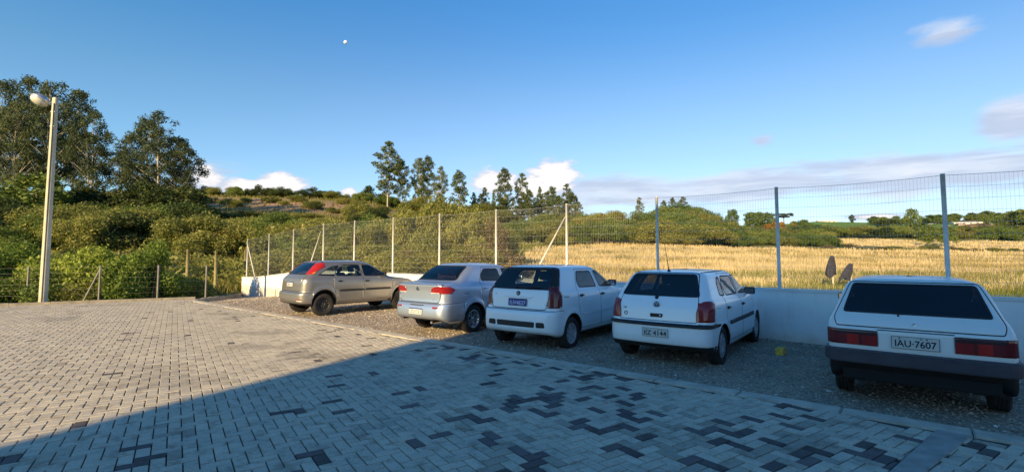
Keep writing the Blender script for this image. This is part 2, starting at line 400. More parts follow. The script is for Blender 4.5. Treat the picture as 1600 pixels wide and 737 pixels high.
sp=nt.ramp(nt.noise(55,3,.7,oc),[(.3,(.80,.80,.80)),(.7,(1.15,1.14,1.12))]); lg=nt.ramp(nt.noise(1.3,5,.6,oc),[(.3,(.86,.86,.88)),(.7,(1.08,1.06,1.02))])
st2=nt.ramp(nt.noise(5.5,6,.72,oc,.3),[(.36,(.66,.64,.62)),(.50,(1,1,1)),(.8,(1.06,1.05,1.03))])
cc_=nt.mix(1,nt.mix(1,nt.mix(1,an,sp,'MULTIPLY'),lg,'MULTIPLY'),st2,'MULTIPLY')
principled(nt,out,cc_,.85,spec=.25,bump=nt.noise(140,3,.7,oc),bump_s=.5,bump_d=.003)
tag(obj('brick_paving',me,m_br),kind='structure')
m_conc=simple('concrete_kerb',(.46,.41,.33),.9,var=.28,scale=3.0,bump=.5,bscale=60,bd=.004)
# strip of concrete across the paving, clipped by the kerb
bm=bmesh.new(); e=[]
def tok(a,b):   # extend a->b until the kerb line
    d=(b-a).normalized(); return a+d*((NK0-.01)-(a-P0).dot(Nn))/d.dot(Nn)
q=[tok(SL0,SL1),tok(SR0,SR1)]; st_=[SL0-(SL1-SL0).normalized()*4,SR0-(SR1-SR0).normalized()*4]
add_prism(bm,[(p.x,p.y) for p in (st_[0],q[0],q[1],st_[1])],-.05,.0065)
bmesh.ops.recalc_face_normals(bm,faces=bm.faces)
tag(obj('concrete_strip',bm,simple('smooth_concrete',(.30,.285,.25),.9,var=.25,scale=6,bump=.3,bscale=70,bd=.003)),kind='structure')
# kerbs
bm=bmesh.new()
s0=-24.0
while s0<20.6:
    s1=min(s0+1.0,20.75); p=[fpt(s0+.004,NK0),fpt(s0+.004,NK1),fpt(s1-.004,NK1),fpt(s1-.004,NK0)]
    dz=random.uniform(-.004,.006); add_prism(bm,[(a.x,a.y) for a in p],-.3,.002+dz*.5); s0=s1
bmesh.ops.bevel(bm,geom=[e for e in bm.edges if all(v.co.z>-.1 for v in e.verts)],offset=.012,segments=2,affect='EDGES')
bmesh.ops.recalc_face_normals(bm,faces=bm.faces)
tag(obj('kerb_along_gravel',bm,m_conc),kind='structure')
bm=bmesh.new(); Ln=Vector((-LK.y,LK.x,0)); Ln=Ln if Ln.dot(-K)<0 else -Ln   # outward
t0=-0.1
while t0<26:
    a=K+LK*(t0+.004); b=K+LK*(t0+.996); p=[a,a+Ln*.14,b+Ln*.14,b]
    add_prism(bm,[(v.x,v.y) for v in p],-.9,.075+random.uniform(-.006,.006)); t0+=1.0
pr=fpt(20.9,NK1); 
segs=9
for i in range(segs):   # the edge runs on, dropping, to the end of the wall
    a=K.lerp(Wend,i/segs); b=K.lerp(Wend,(i+1)/segs); dd=(b-a).normalized(); nn=Vector((-dd.y,dd.x,0))
    z=.06+drop((a-P0).dot(D))*.95; add_prism(bm,[(v.x,v.y) for v in (a+dd*.004,b-dd*.004,b-dd*.004+nn*.14,a+dd*.004+nn*.14)],-1.0,z)
bmesh.ops.recalc_face_normals(bm,faces=bm.faces)
tag(obj('kerb_at_left',bm,simple('weathered_kerb',(.27,.24,.19),.9,var=.3,scale=3,bump=.4,bscale=50,bd=.005)),kind='structure')
# gravel bed
def gh(s,n): return GZ+drop(s)+.02*(float(fbm(np.array([s*1.3]),np.array([n*1.3]),5)[0])-.5)*2
bm=bmesh.new(); NS,NN_=170,18; grid=[]
for i in range(NS+1):
    row=[]
    for j in range(NN_+1):
        s=-24+(i/NS)*52.1; n=NK1-.02+(j/NN_)*(-NK1+.1)
        p=fpt(s,n); 
        z=gh(s,n)
        row.append(bm.verts.new((p.x,p.y,z)))
    grid.append(row)
for i in range(NS):
    for j in range(NN_):
        c=(grid[i][j].co+grid[i+1][j+1].co)/2; r=c-K; e2=Wend-K; 
        if (c-P0).dot(D)>20.6 and (e2.x*r.y-e2.y*r.x)>0.10: continue
        f=bm.faces.new((grid[i][j],grid[i+1][j],grid[i+1][j+1],grid[i][j+1])); f.smooth=True
for v in [v for v in bm.verts if not v.link_faces]: bm.verts.remove(v)
bmesh.ops.recalc_face_normals(bm,faces=bm.faces)
m_gr,nt,out=mat('gravel'); oc=objcoord(nt)
vo=nt.n('ShaderNodeTexVoronoi'); vo.inputs['Scale'].default_value=38; nt.link(oc,vo.inputs['Vector'])
c1=nt.ramp(vo.outputs['Color'],[(0,(.19,.155,.125)),(.5,(.33,.275,.215)),(.85,(.42,.36,.28)),(1,(.52,.47,.41))])
c2=nt.mix(1,c1,nt.ramp(nt.noise(1.2,4,.6,oc),[(.3,(.7,.7,.7)),(.7,(1.12,1.08,1.0))]),'MULTIPLY')
hgt=nt.m('ADD',nt.m('MULTIPLY',vo.outputs['Distance'],-1.0),nt.noise(9,4,.6,oc))
principled(nt,out,c2,.92,spec=.2,bump=hgt,bump_s=.7,bump_d=.014)
tag(obj('gravel_parking_strip',bm,m_gr),kind='structure')
# loose stones
ns=70000
s=rng.uniform(-4,27.5,ns)**1.0; s=-4+31.5*(rng.random(ns)**1.35); n=NK1+.02+rng.random(ns)*(-NK1-.1)
Xs=P0.x+D.x*s+Nn.x*n; Ys=P0.y+D.y*s+Nn.y*n
r0=np.stack([Xs-K.x,Ys-K.y],1); cr=(Wend.x-K.x)*r0[:,1]-(Wend.y-K.y)*r0[:,0]; ok=~((s>20.6)&(cr>-.05)); Xs,Ys,s,n=Xs[ok],Ys[ok],s[ok],n[ok]; ns=len(Xs)
Zs_=GZ-.37*np.clip((s-19.5)/8.5,0,1)**2*(3-2*np.clip((s-19.5)/8.5,0,1))-.10*np.clip((s-3)/14,0,1)**2*(3-2*np.clip((s-3)/14,0,1))+.02*(fbm(s*1.3,n*1.3,5)-.5)*2
oct_=np.array([[1,0,0],[-1,0,0],[0,1,0],[0,-1,0],[0,0,1],[0,0,-1]],float); of=np.array([[0,2,4],[2,1,4],[1,3,4],[3,0,4],[2,0,5],[1,2,5],[3,1,5],[0,3,5]])
sz=rng.lognormal(math.log(.0080),.42,ns).clip(.004,.024)*(1+Ys*.025)
rot=rng.uniform(0,6.28,ns); sc=rng.uniform(.6,1.3,(ns,1,3))*np.array([1.2,.9,.6])
pv=oct_[None]*sc*sz[:,None,None]+rng.normal(0,.12,(ns,6,3))*sz[:,None,None]
cx,sx2=np.cos(rot)[:,None],np.sin(rot)[:,None]; x_=pv[:,:,0]*cx-pv[:,:,1]*sx2; y_=pv[:,:,0]*sx2+pv[:,:,1]*cx
pv=np.stack([x_+Xs[:,None],y_+Ys[:,None],pv[:,:,2]+Zs_[:,None]+sz[:,None]*.25],2).reshape(-1,3)
ff=(np.arange(ns)[:,None,None]*6+of[None]).reshape(-1,3)
me=np_mesh('loose_gravel',pv,ff,3)
m_st,nt,out=mat('stones'); gi=nt.n('ShaderNodeNewGeometry').outputs['Random Per Island']
principled(nt,out,nt.ramp(gi,[(0,(.17,.14,.11)),(.4,(.31,.26,.21)),(.8,(.42,.36,.30)),(.93,(.48,.44,.38)),(1,(.66,.63,.58))]),.85,spec=.3)
tag(obj('loose_gravel',me,m_st),'loose crushed stones lying over the parking strip','gravel',kind='stuff')
# ---- low wall --------------------------------------------------------
bm=bmesh.new(); tops=[]
SS=[-24,-16,-8,0,5,10,15,19.5,21,22.5,24,25.5,27,27.9]
def walltop(s): return .93-.49*sstep((s-19.5)/8.5)
for i,s in enumerate(SS):
    row=[]
    for (n,z) in ((-.075,-1.0),(-.075,walltop(s)),(.075,walltop(s)),(.075,-1.2)):
        p=fpt(s,n,z); row.append(bm.verts.new(p))
    tops.append(row)
for a,b in zip(tops,tops[1:]):
    for k in range(3): bm.faces.new((a[k],a[k+1],b[k+1],b[k]))
bm.faces.new(tops[0]); bm.faces.new(tops[-1][::-1])
bmesh.ops.recalc_face_normals(bm,faces=bm.faces)
m_wall,nt,out=mat('whitewash'); oc=objcoord(nt)
sepz=nt.n('ShaderNodeSeparateXYZ'); nt.link(oc,sepz.inputs[0])
dirt=nt.m('MULTIPLY',nt.smooth(nt.m('ADD',sepz.outputs[2],nt.m('MULTIPLY',nt.noise(2.5,4,.6,oc),.35)),.36,.05),.55)
mpw=nt.n('ShaderNodeMapping'); mpw.inputs['Scale'].default_value=(5,5,.5); nt.link(oc,mpw.inputs[0])
strk=nt.m('ADD',nt.m('MULTIPLY',nt.smooth(nt.noise(1.1,6,.7,oc),.50,.75),.35),nt.m('MULTIPLY',nt.smooth(nt.noise(1.6,5,.7,mpw.outputs[0]),.52,.75),.35))
cw=nt.mix(dirt,nt.mix(strk,(.82,.81,.79,1),(.62,.59,.54,1)),(.36,.28,.2,1))
principled(nt,out,cw,.9,spec=.2,bump=nt.noise(60,3,.6,oc),bump_s=.3,bump_d=.004)
wall=obj('low_wall',bm,m_wall); tag(wall,'long low whitewashed wall behind the parked cars','wall')
bm=bmesh.new()
for a,b in zip(SS,SS[1:]):
    rows=[]
    for s_ in (a+.003,b-.003):
        rows.append([bm.verts.new(fpt(s_,n,walltop(s_)+z)) for (n,z) in ((-.09,-.03),(-.09,.022),(.09,.022),(.09,-.03))])
    for k in range(4): bm.faces.new((rows[0][k],rows[0][(k+1)%4],rows[1][(k+1)%4],rows[1][k]))
    bm.faces.new(rows[0]); bm.faces.new(rows[1][::-1])
bmesh.ops.recalc_face_normals(bm,faces=bm.faces)
obj('coping',bm,simple('coping_paint',(.72,.70,.66),.9,var=.12,scale=2),wall)
# ---- mesh fence ------------------------------------------------------
fence=empty('mesh_fence',fpt(10,0,.9)); tag(fence,'tall welded wire mesh fence on pale steel posts standing on the low wall','fence')
def fl_(p): return p-Vector(fence.location)
m_post=simple('painted_post',(.62,.60,.56),.55,metal=.0,var=.15,scale=5,spec=.5)
m_wire=simple('galvanised_wire',(.60,.58,.53),.5,metal=.15,var=.1)
ptop={8:2.92,9:2.76,10:2.62,11:2.42}
def PT(k): return ptop.get(k,2.94)
for k in range(-5,12):
    s=2.5*k+ (-.15 if k==8 else 0); bm=bmesh.new(); zt=PT(k)
    add_tube(bm,[fl_(fpt(s,0,walltop(s)+.0215)),fl_(fpt(s,0,zt))],.032,10)
    add_lathe(bm,[(.036,0),(.036,.012),(0,.02)],10,Matrix.Translation(fl_(fpt(s,0,zt)))@Matrix.Rotation(R(90),4,'X'))
    obj('post',bm,m_post,fence)
for (k,ds,zt) in ((3,1.15,2.6),(8,1.1,2.6),(11,-1.0,2.3)):
    bm=bmesh.new(); s=2.5*k; add_tube(bm,[fl_(fpt(s+ds,-.0,walltop(s+ds)+.023)),fl_(fpt(s+.02,-.035,zt))],.024,8)
    obj('brace',bm,m_post,fence)
for k in range(-5,11):
    s0,s1=2.5*k+.035,2.5*k+2.465; bm=bmesh.new()
    zb0,zb1=walltop(s0)+.05,walltop(s1)+.05; zt0,zt1=PT(k)-.02,PT(k+1)-.02
    for i in range(50):
        t=i/49; s=s0+(s1-s0)*t; off=0
        zt=zt0+(zt1-zt0)*t-.03*math.sin(math.pi*t)*random.uniform(.9,1.1)
        add_tube(bm,[fl_(fpt(s+random.uniform(-.002,.002),-.034,zb0+(zb1-zb0)*t)),fl_(fpt(s,-.034,zt))],.0013,3,False)
    nh=11
    for j in range(nh):
        tz=j/(nh-1); pts=[]
        for i in range(7):
            t=i/6; s=s0+(s1-s0)*t; za=zb0+(zb1-zb0)*t; zc=zt0+(zt1-zt0)*t-.03*math.sin(math.pi*t); pts.append(fl_(fpt(s,-.039,za+(zc-za)*tz)))
        add_tube(bm,pts,.0021 if 0<j<nh-1 else .004,3,False)
    obj('mesh_panel',bm,m_wire,fence)
# thin tie bar midway
# ---- lamp post -------------------------------------------------------
lp=G(62,473,0.02); lp=lp+Ln*.32; lamp=empty('lamp_post',(lp.x,lp.y,-.2)); tag(lamp,'tall pale concrete lamp post with a bowl lamp behind the left kerb','lamp post')
m_pole=simple('pole_concrete',(.50,.47,.36),.85,var=.15,scale=4,bump=.3,bscale=40,bd=.004)
top=P(80,153,lp.y).z+.2
bm=bmesh.new(); rings=[]
for t in (0,.33,.66,1):
    wx=.095*(1-t)+.068*t; rings.append([bm.verts.new((sx*wx,sy*wx,top*t)) for sx,sy in ((-1,-1),(1,-1),(1,1),(-1,1))])
for a,b in zip(rings,rings[1:]):
    for k in range(4): bm.faces.new((a[k],a[(k+1)%4],b[(k+1)%4],b[k]))
bm.faces.new(rings[0][::-1]); bm.faces.new(rings[-1])
bmesh.ops.bevel(bm,geom=bm.edges[:],offset=.018,segments=1,affect='EDGES')
obj('pole',bm,m_pole,lamp)
bm=bmesh.new(); add_tube(bm,[(.05,-.11,.2),(.045,-.095,top*.5),(.04,-.082,top*.97)],.016,6); obj('conduit',bm,simple('dark_pvc',(.10,.10,.09),.6),lamp)
for z in (top*.86,top*.93): obj('strap',box((0,0,z),(.155,.155,.03),bevel=.005),simple('strap_steel',(.30,.31,.30),.5,metal=.6),lamp)
m_gal=simple('lamp_aluminium',(.55,.55,.55),.35,metal=.7)
bm=bmesh.new(); add_tube(bm,[(-.08,0,top-.18),(-.2,-.02,top-.13),(-.3,-.04,top-.1)],.022,8); obj('arm',bm,m_gal,lamp)
fx=empty('lamp_head',(0,0,0)); bpy.data.objects.remove(fx)
Ml=Matrix.Translation((-.44,-.09,top-.10))@Matrix.Rotation(R(22),4,'Y')@Matrix.Rotation(R(-24),4,'X')@Matrix.Scale(1.02,4)
bm=bmesh.new(); add_lathe(bm,[(0,.17),(.1,.165),(.2,.12),(.26,.04),(.275,-.02),(.25,-.03)],28,Ml@Matrix.Rotation(R(90),4,'X')); hd=obj('lamp_head',bm,m_gal,lamp)
mg,nt,out=mat('lamp_bowl_glass'); principled(nt,out,(.62,.62,.52),.12,spec=.8,coat=.3)
bm=bmesh.new(); add_lathe(bm,[(.25,-.03),(.235,-.1),(.17,-.16),(.08,-.19),(0,-.195)],28,Ml@Matrix.Rotation(R(90),4,'X')); obj('lens',bm,mg,hd)
# ---- old wire fence beyond the left kerb ------------------------------
m_wood=simple('weathered_wood',(.30,.26,.13),.9,var=.3,scale=7,bump=.4,bd=.006)
wf=empty('rail_fence',(-15,23,-.5)); tag(wf,'old wooden post and wire fence half hidden in the shrubs at left','fence')
def L(o,p): return Vector(p)-Vector(o.location)
wp=[]
for (px,py,Y) in ((-60,396,21),(60,396,22),(187,392,23),(294,389,24.5),(338,391,25.5),(384,392,27)):
    t=P(px,py,Y); b=Vector((t.x,t.y,-.8)); wp.append((b,t)); bm=bmesh.new()
    add_tube(bm,[L(wf,b),L(wf,b.lerp(t,.5)+Vector((random.uniform(-.02,.02),0,0))),L(wf,t)],[.085,.078,.07],9); obj('post',bm,m_wood,wf)
bm=bmesh.new()
for a,b in zip(wp,wp[1:]):
    for z in (.08,.3,.55,.85,1.2): 
        p=a[1]-Vector((0,0,z)); q=b[1]-Vector((0,0,z)); add_tube(bm,[L(wf,p),L(wf,(p+q)/2-Vector((0,0,.02))),L(wf,q)],.003,3,False)
obj('wire',bm,simple('old_wire',(.30,.28,.25),.6,metal=.3),wf)
tf=empty('wire_fence',(-13,19,-.3)); tag(tf,'low grey concrete post fence with a slanting brace close behind the left kerb','fence')
m_cp=simple('grey_post',(.20,.19,.17),.85,var=.2,scale=6); pts=[]
for (px,py,Y) in ((-50,418,17.6),(45,416,18.0),(157,415,18.4),(248,414,19.3),(323,414,20.6)):
    t=P(px,py,Y); b=Vector((t.x,t.y,-.7)); pts.append((b,t)); bm=bmesh.new(); add_box(bm,L(tf,(b+t)/2),(.05,.05,(t.z-b.z)),bevel=.006); obj('post',bm,m_cp,tf)
bm=bmesh.new(); t=pts[2][1]; q=P(126,466,18.3); add_tube(bm,[L(tf,t-Vector((0,0,.12))),L(tf,(q.x,q.y,-.3))],.03,4); obj('brace',bm,m_cp,tf)
bm=bmesh.new()
for a,b in zip(pts,pts[1:]):
    for z in (.06,.25,.45,.65,.85,1.05): add_tube(bm,[L(tf,a[1]-Vector((0,0,z))),L(tf,b[1]-Vector((0,0,z)))],.0018,3,False)
obj('wire',bm,bpy.data.materials['old_wire'],tf)
# ---- yellow block ----------------------------------------------------
yb=G(1221,553,GZ); bm=bmesh.new(); add_box(bm,(0,0,.05),(.30,.12,.115),bevel=.008)
o=obj('concrete_block',bm,simple('worn_yellow_paint',(.62,.44,.08),.8,var=.35,scale=14,bump=.4,bd=.005)); o.location=(yb.x,yb.y+.02,GZ); o.rotation_euler=(0,R(2),R(52))
tag(o,'small yellow painted concrete block lying on the gravel before the wall','block')
# ---- building behind the camera --------------------------------------
def build_building():
    e=Vector((.451,.892,0)).normalized(); ex=Vector((e.y,-e.x,0)); t=math.tan(SUN_EL)
    q=Vector((-1.44,9.97,0)); q=q-e*(q.dot(e)+14.0)          # foot of the left front corner
    h0=26.4*t; prof=[(0,h0),(4.6,h0+3.2),(13.0,h0+3.2),(17.6,h0)]
    root=empty('warehouse',(q.x,q.y,0)); tag(root,'large plain warehouse behind the camera whose shadow lies on the paving','building')
    L_=32
    def sect(bm,pts,a,b):
        f=[bm.verts.new(ex*d-e*a+Vector((0,0,z))) for d,z in pts]; g=[bm.verts.new(ex*d-e*b+Vector((0,0,z))) for d,z in pts]; n=len(pts)
        bm.faces.new(f); bm.faces.new(g[::-1])
        for i in range(n): bm.faces.new((f[i],g[i],g[(i+1)%n],f[(i+1)%n]))
        bmesh.ops.recalc_face_normals(bm,faces=bm.faces)
    bm=bmesh.new(); sect(bm,[(0.03,.002)]+[(min(max(d,.03),17.57),z-.16) for d,z in prof]+[(17.57,.002)],0.03,L_-.03)
    obj('wall',bm,simple('warehouse_render',(.74,.72,.68),.9,var=.1,scale=1.2),root)
    bm=bmesh.new(); sect(bm,prof+[(d,z-.155) for d,z in prof[::-1]],0,L_)
    obj('roof',bm,simple('roof_sheet',(.35,.35,.35),.6,var=.1,scale=2),root)
    mz=Matrix.Rotation(math.atan2(ex.y,ex.x),3,'Z')
    for k in range(4):
        c=ex*(3+3.8*k)-e*0.0; obj('window',box((c.x,c.y,3.6),(1.8,.06,1.1),mz),simple('window_glass_dark',(.05,.06,.07),.1,spec=.8),root)
build_building()
# ---- jackets on stakes in the meadow ----------------------------------
m_cl=simple('dark_cloth',(.035,.035,.05),.95,var=.4,scale=9,bump=.5,bscale=20,bd=.02)
def jacket(px,py0,py1,Y,wpx,lean,label,seed):
    t=P(px,py0,Y); b=P(px,py1,Y); hgt=t.z-b.z; wd=wpx/FPX*Y/2; r_=random.Random(seed)
    zg=Tz(t.x,t.y); root=empty('draped_stake',(t.x,t.y,zg)); tag(root,label,'jacket on stake',)
    bm=bmesh.new(); add_tube(bm,[(0,0,-.2),(0,0,t.z-zg-.06)],.028,8); obj('stake',bm,simple('pale_stake',(.55,.52,.45),.8),root)
    bm=bmesh.new(); NR,NC=14,22; rows=[]
    for i in range(NR):
        v=i/(NR-1); row=[]; z=(t.z-zg)-hgt*v
        rad=wd*(.42+.58*min(1,v*1.9)**.7) if v<.5 else wd*(1.0+.25*(v-.5))
        for k in range(NC):
            a=2*math.pi*k/NC; fold=1+.16*math.sin(5*a+seed)*v+.08*math.sin(9*a+2*seed)*v
            zz=z+ (.10*hgt*math.sin(2*a+seed)*v*v) - (0 if v<.9 else .07*hgt*math.sin(3*a+seed))
            row.append(bm.verts.new((rad*fold*math.cos(a)+lean*v*hgt, rad*.55*fold*math.sin(a), zz)))
        rows.append(row)
    cap=bm.verts.new((0,0,t.z-zg+.03))
    for k in range(NC): bm.faces.new((cap,rows[0][k],rows[0][(k+1)%NC])).smooth=True
    for a,b2 in zip(rows,rows[1:]):
        for k in range(NC): bm.faces.new((a[k],b2[k],b2[(k+1)%NC],a[(k+1)%NC])).smooth=True
    o=obj('jacket',bm,m_cl,root)
    md=o.modifiers.new('thick','SOLIDIFY'); md.thickness=.02
jacket(1300,400,430,21.5,13,-.12,'dark jacket hanging narrow and tall on a stake in the dry grass',2)
jacket(1329,412,437,20.5,15,-.45,'dark jacket slumped on a stake beside the old hatchback roof',5)
# ================================================================== VEGETATION
def leafmat(name,c1,c2,c3,trans=.42):
    m,nt,out=mat(name); gi=nt.n('ShaderNodeNewGeometry').outputs['Random Per Island']; oi=nt.n('ShaderNodeObjectInfo').outputs['Random']
    c=nt.ramp(gi,[(0,c1),(.55,c2),(1,c3)])
    hs=nt.n('ShaderNodeHueSaturation'); nt.link(c,hs.inputs['Color']); nt.link(nt.m('ADD',nt.m('MULTIPLY',oi,.5),.78),hs.inputs['Value']); nt.link(nt.m('ADD',nt.m('MULTIPLY',oi,-.03),.515),hs.inputs['Hue'])
    d=nt.n('ShaderNodeBsdfDiffuse'); t=nt.n('ShaderNodeBsdfTranslucent'); nt.link(hs.outputs[0],d.inputs[0]); nt.link(hs.outputs[0],t.inputs[0])
    gl=nt.n('ShaderNodeBsdfGlossy'); gl.inputs['Roughness'].default_value=.45; gl.inputs[0].default_value=(.9,.95,1,1)
    mx=nt.n('ShaderNodeMixShader'); mx.inputs[0].default_value=trans; nt.link(d.outputs[0],mx.inputs[1]); nt.link(t.outputs[0],mx.inputs[2])
    m2=nt.n('ShaderNodeMixShader'); m2.inputs[0].default_value=.012; nt.link(mx.outputs[0],m2.inputs[1]); nt.link(gl.outputs[0],m2.inputs[2])
    nt.link(m2.outputs[0],out.inputs[0]); return m
M_OLIVE=leafmat('olive_foliage',(.15,.16,.035),(.24,.25,.06),(.33,.32,.095))
M_GREEN=leafmat('green_foliage',(.10,.145,.03),(.17,.225,.05),(.25,.30,.075))
M_BRIGHT=leafmat('bright_foliage',(.10,.15,.02),(.22,.29,.045),(.36,.42,.09))
M_DARK=leafmat('dark_foliage',(.03,.05,.014),(.06,.085,.025),(.11,.13,.04))
M_EUC=leafmat('eucalyptus_foliage',(.045,.064,.030),(.095,.125,.052),(.18,.20,.085))
M_EUC2=leafmat('young_eucalyptus_foliage',(.06,.095,.045),(.12,.16,.065),(.21,.24,.09))
M_DRY=leafmat('dry_brush_foliage',(.09,.075,.03),(.19,.145,.06),(.30,.23,.11))
M_RUST=leafmat('orange_foliage',(.20,.10,.015),(.36,.20,.03),(.45,.28,.06))
m_bark=simple('bark',(.24,.20,.15),.9,var=.35,scale=5,bump=.4,bd=.01)
m_palebark=simple('eucalyptus_bark',(.42,.38,.31),.85,var=.3,scale=3,bump=.3,bd=.01)
def leaves(blobs,n,size,seed,squash=1.0,shell=.55,asp=.45,droop=0.0):
    r=np.random.default_rng(seed); bl=np.array(blobs,float)   # x y z rx ry rz
    wgt=(bl[:,3]*bl[:,4]*bl[:,5])**.75; k=r.choice(len(bl),n,p=wgt/wgt.sum())
    d=r.normal(size=(n,3)); d/=np.linalg.norm(d,axis=1)[:,None]; rad=(shell+(1-shell)*r.random(n)**.6)*(1+.10*r.normal(size=n))
    inner=r.random(n)<.22; rad[inner]*=r.random(inner.sum())
    c=bl[k,:3]+d*rad[:,None]*bl[k,3:]
    u=r.normal(size=(n,3)); u[:,2]=u[:,2]*.7-droop; u/=np.linalg.norm(u,axis=1)[:,None]
    v=np.cross(u,r.normal(size=(n,3))*.8+d); v/=np.linalg.norm(v,axis=1)[:,None]+1e-9
    s=size*r.lognormal(0,.35,n)[:,None]
    p0=c-u*s*.5; p2=c+u*s*.5; p1=c+v*s*asp*.5; p3=c-v*s*asp*.5
    return np.stack([p0,p1,p2,p3],1).reshape(-1,3)
def leaf_obj(name,blobs,n,size,seed,m,parent,**kw):
    V=leaves(blobs,n,size,seed,**kw); return obj(name,np_mesh(name,V,np.arange(len(V)).reshape(-1,4),4),m,parent)
def clump(r,h,w,nb,seed,flat=.75):
    rr=random.Random(seed); b=[]
    for i in range(nb):
        a=rr.uniform(0,6.28); q=w*(rr.random()**.6); z=h*(.25+.65*rr.random())*(1-.45*(q/w)**2)
        s=w*rr.uniform(.22,.42); b.append((q*math.cos(a),q*math.sin(a),z,s,s,s*flat))
    return b
def woody(bm,paths):
    for pts,rs in paths: add_tube(bm,pts,rs,6,True)
# prototypes are built at the origin then moved to their first place
def make_bush(kind,seed,m,n,size,h=1.6,w=1.3,nb=16,stems=7,name='bush'):
    root=empty(name,(0,0,0)); rr=random.Random(seed)
    leaf_obj('foliage',clump(0,h,w,nb,seed),n,size,seed,m,root,asp=.5)
    bm=bmesh.new()
    for i in range(stems):
        a=rr.uniform(0,6.28); q=w*rr.uniform(.2,.75); add_tube(bm,[(0.1*math.cos(a),.1*math.sin(a),-.25),(q*.5*math.cos(a),q*.5*math.sin(a),h*.4),(q*math.cos(a),q*math.sin(a),h*rr.uniform(.5,.72))],[.035,.022,.008],4,False)
    obj('stem',bm,m_bark,root); return root
def make_tree(name,seed,m,mb,h,cr,cb,n,size,nb=26,slim=1.0,lean=.0,trunks=1,top=.5,asp=.4,droop=.5,rt=.22,bl=(.18,.36)):
    """h total height, cr crown radius, cb crown base fraction"""
    root=empty(name,(0,0,0)); rr=random.Random(seed); blobs=[]; bm=bmesh.new()
    for tnum in range(trunks):
        ox,oy=(0,0) if trunks==1 else (rr.uniform(-cr*.4,cr*.4),rr.uniform(-cr*.4,cr*.4)); hh=h*(1 if tnum==0 else rr.uniform(.75,.95))
        lx=rr.uniform(-1,1)*lean*hh; pts=[];rs=[]
        for i in range(8):
            t=i/7; pts.append((ox*(.3+.7*t)+lx*t*t+rr.uniform(-.01,.01)*hh*.5*t,oy*(.3+.7*t)+rr.uniform(-.01,.01)*hh*.5*t,-.5+ (hh*.95+.5)*t)); rs.append(rt*(1-t)**.8*.9+.03)
        add_tube(bm,pts,rs,7)
        for i in range(nb//trunks):
            t=cb+(1-cb)*((i+.5)/(nb//trunks)); z=hh*t
            prof=math.sin(math.pi*min(1,((t-cb)/(1-cb)*.85+.13)))**.8 
            a=i*2.4+rr.uniform(-.5,.5); q=cr*prof*rr.uniform(.25,1.0)*slim
            j=min(6,int(t*7)); bx_,by_=pts[j][0],pts[j][1]
            s=cr*rr.uniform(*bl)*(.75+.5*prof)
            c=(bx_+q*math.cos(a),by_+q*math.sin(a),min(z+rr.uniform(-.02,.03)*h,hh-s*.6)); blobs.append((*c,s,s,s*rr.uniform(.6,.95)))
            zs=z-q*.7-.4
            add_tube(bm,[(bx_,by_,max(zs,hh*.1)),(bx_+q*.55*math.cos(a),by_+q*.55*math.sin(a),zs+q*.45),c],[rt*.3*(1.15-t)+.02,rt*.18*(1.15-t)+.015,.012],4,False)
        blobs.append((pts[-1][0],pts[-1][1],hh*.96,cr*.2*slim,cr*.2*slim,hh*.045))
    leaf_obj('crown',blobs,n,size,seed,m,root,asp=asp,shell=.45,droop=droop)
    obj('trunk',bm,mb,root); return root
used=set()
def put(proto,x,y,scale,rz,label=None,cat=None,group=None,z=None,sz=None):
    if proto.name in used: o=copy_tree(proto)
    else: o=proto; used.add(proto.name)
    o.location=(x,y,Tz(x,y) if z is None else z); o.rotation_euler=(0,0,rz); o.scale=(scale,scale,scale if sz is None else sz)
    if label: o['label']=label
    if cat: o['category']=cat
    if group: o['group']=group
    elif 'group' in o: del o['group']
    return o
rv=random.Random(11)
# --- tall eucalyptus at left -------------------------------------------
EU=[make_tree('eucalyptus_tree',100+i,M_EUC,m_palebark,20,5.5,.27,14500,.33,nb=86,lean=.03,trunks=1+(i%2),rt=.24,bl=(.11,.23)) for i in range(4)]
def put_h(proto,ph,px,pytop,Y,label=None,cat=None,group=None,wide=1.0,pybase=None):
    t=P(px,pytop,Y); zg=Tz(t.x,t.y); s=(t.z-zg)/ph; o=put(proto,t.x,t.y,s*wide,rv.uniform(0,6.28),label,cat,group,z=zg-.1,sz=s); return o
left_eu=[(-70,118,76,'leftmost tall dark eucalyptus, its crown cut by the left picture edge'),
 (8,124,78,'tall dark eucalyptus at the left picture edge beside the lamp head'),
 (52,121,84,'tall eucalyptus whose top rises straight behind the lamp head'),
 (92,123,77,'tallest rounded eucalyptus just right of the lamp post top'),
 (122,140,82,'eucalyptus with airy crown, second from the right of the tall left row'),
 (152,172,75,'lower eucalyptus closing the right end of the tall left row'),
 (30,160,74,'eucalyptus with thin lower branches standing left of the lamp post')]
for i,(px,py,Y,lb) in enumerate(left_eu): put_h(EU[i%4],20,px,py,Y,lb,'tree','tall eucalyptus row on the left rise',.80)
for i,(px,py,Y,lb) in enumerate([(203,210,77,'dark eucalyptus on the left side of the separate rounded clump'),(232,186,80,'eucalyptus in the middle of the separate rounded clump, part hidden'),(258,177,76,'broad sunlit eucalyptus topping the separate rounded clump'),(288,222,75,'eucalyptus with overhanging right side of the separate rounded clump')]):
    put_h(EU[(i+1)%4],20,px,py,Y,lb,'tree','separate eucalyptus clump right of the tall row',.92 if i!=2 else 1.05)
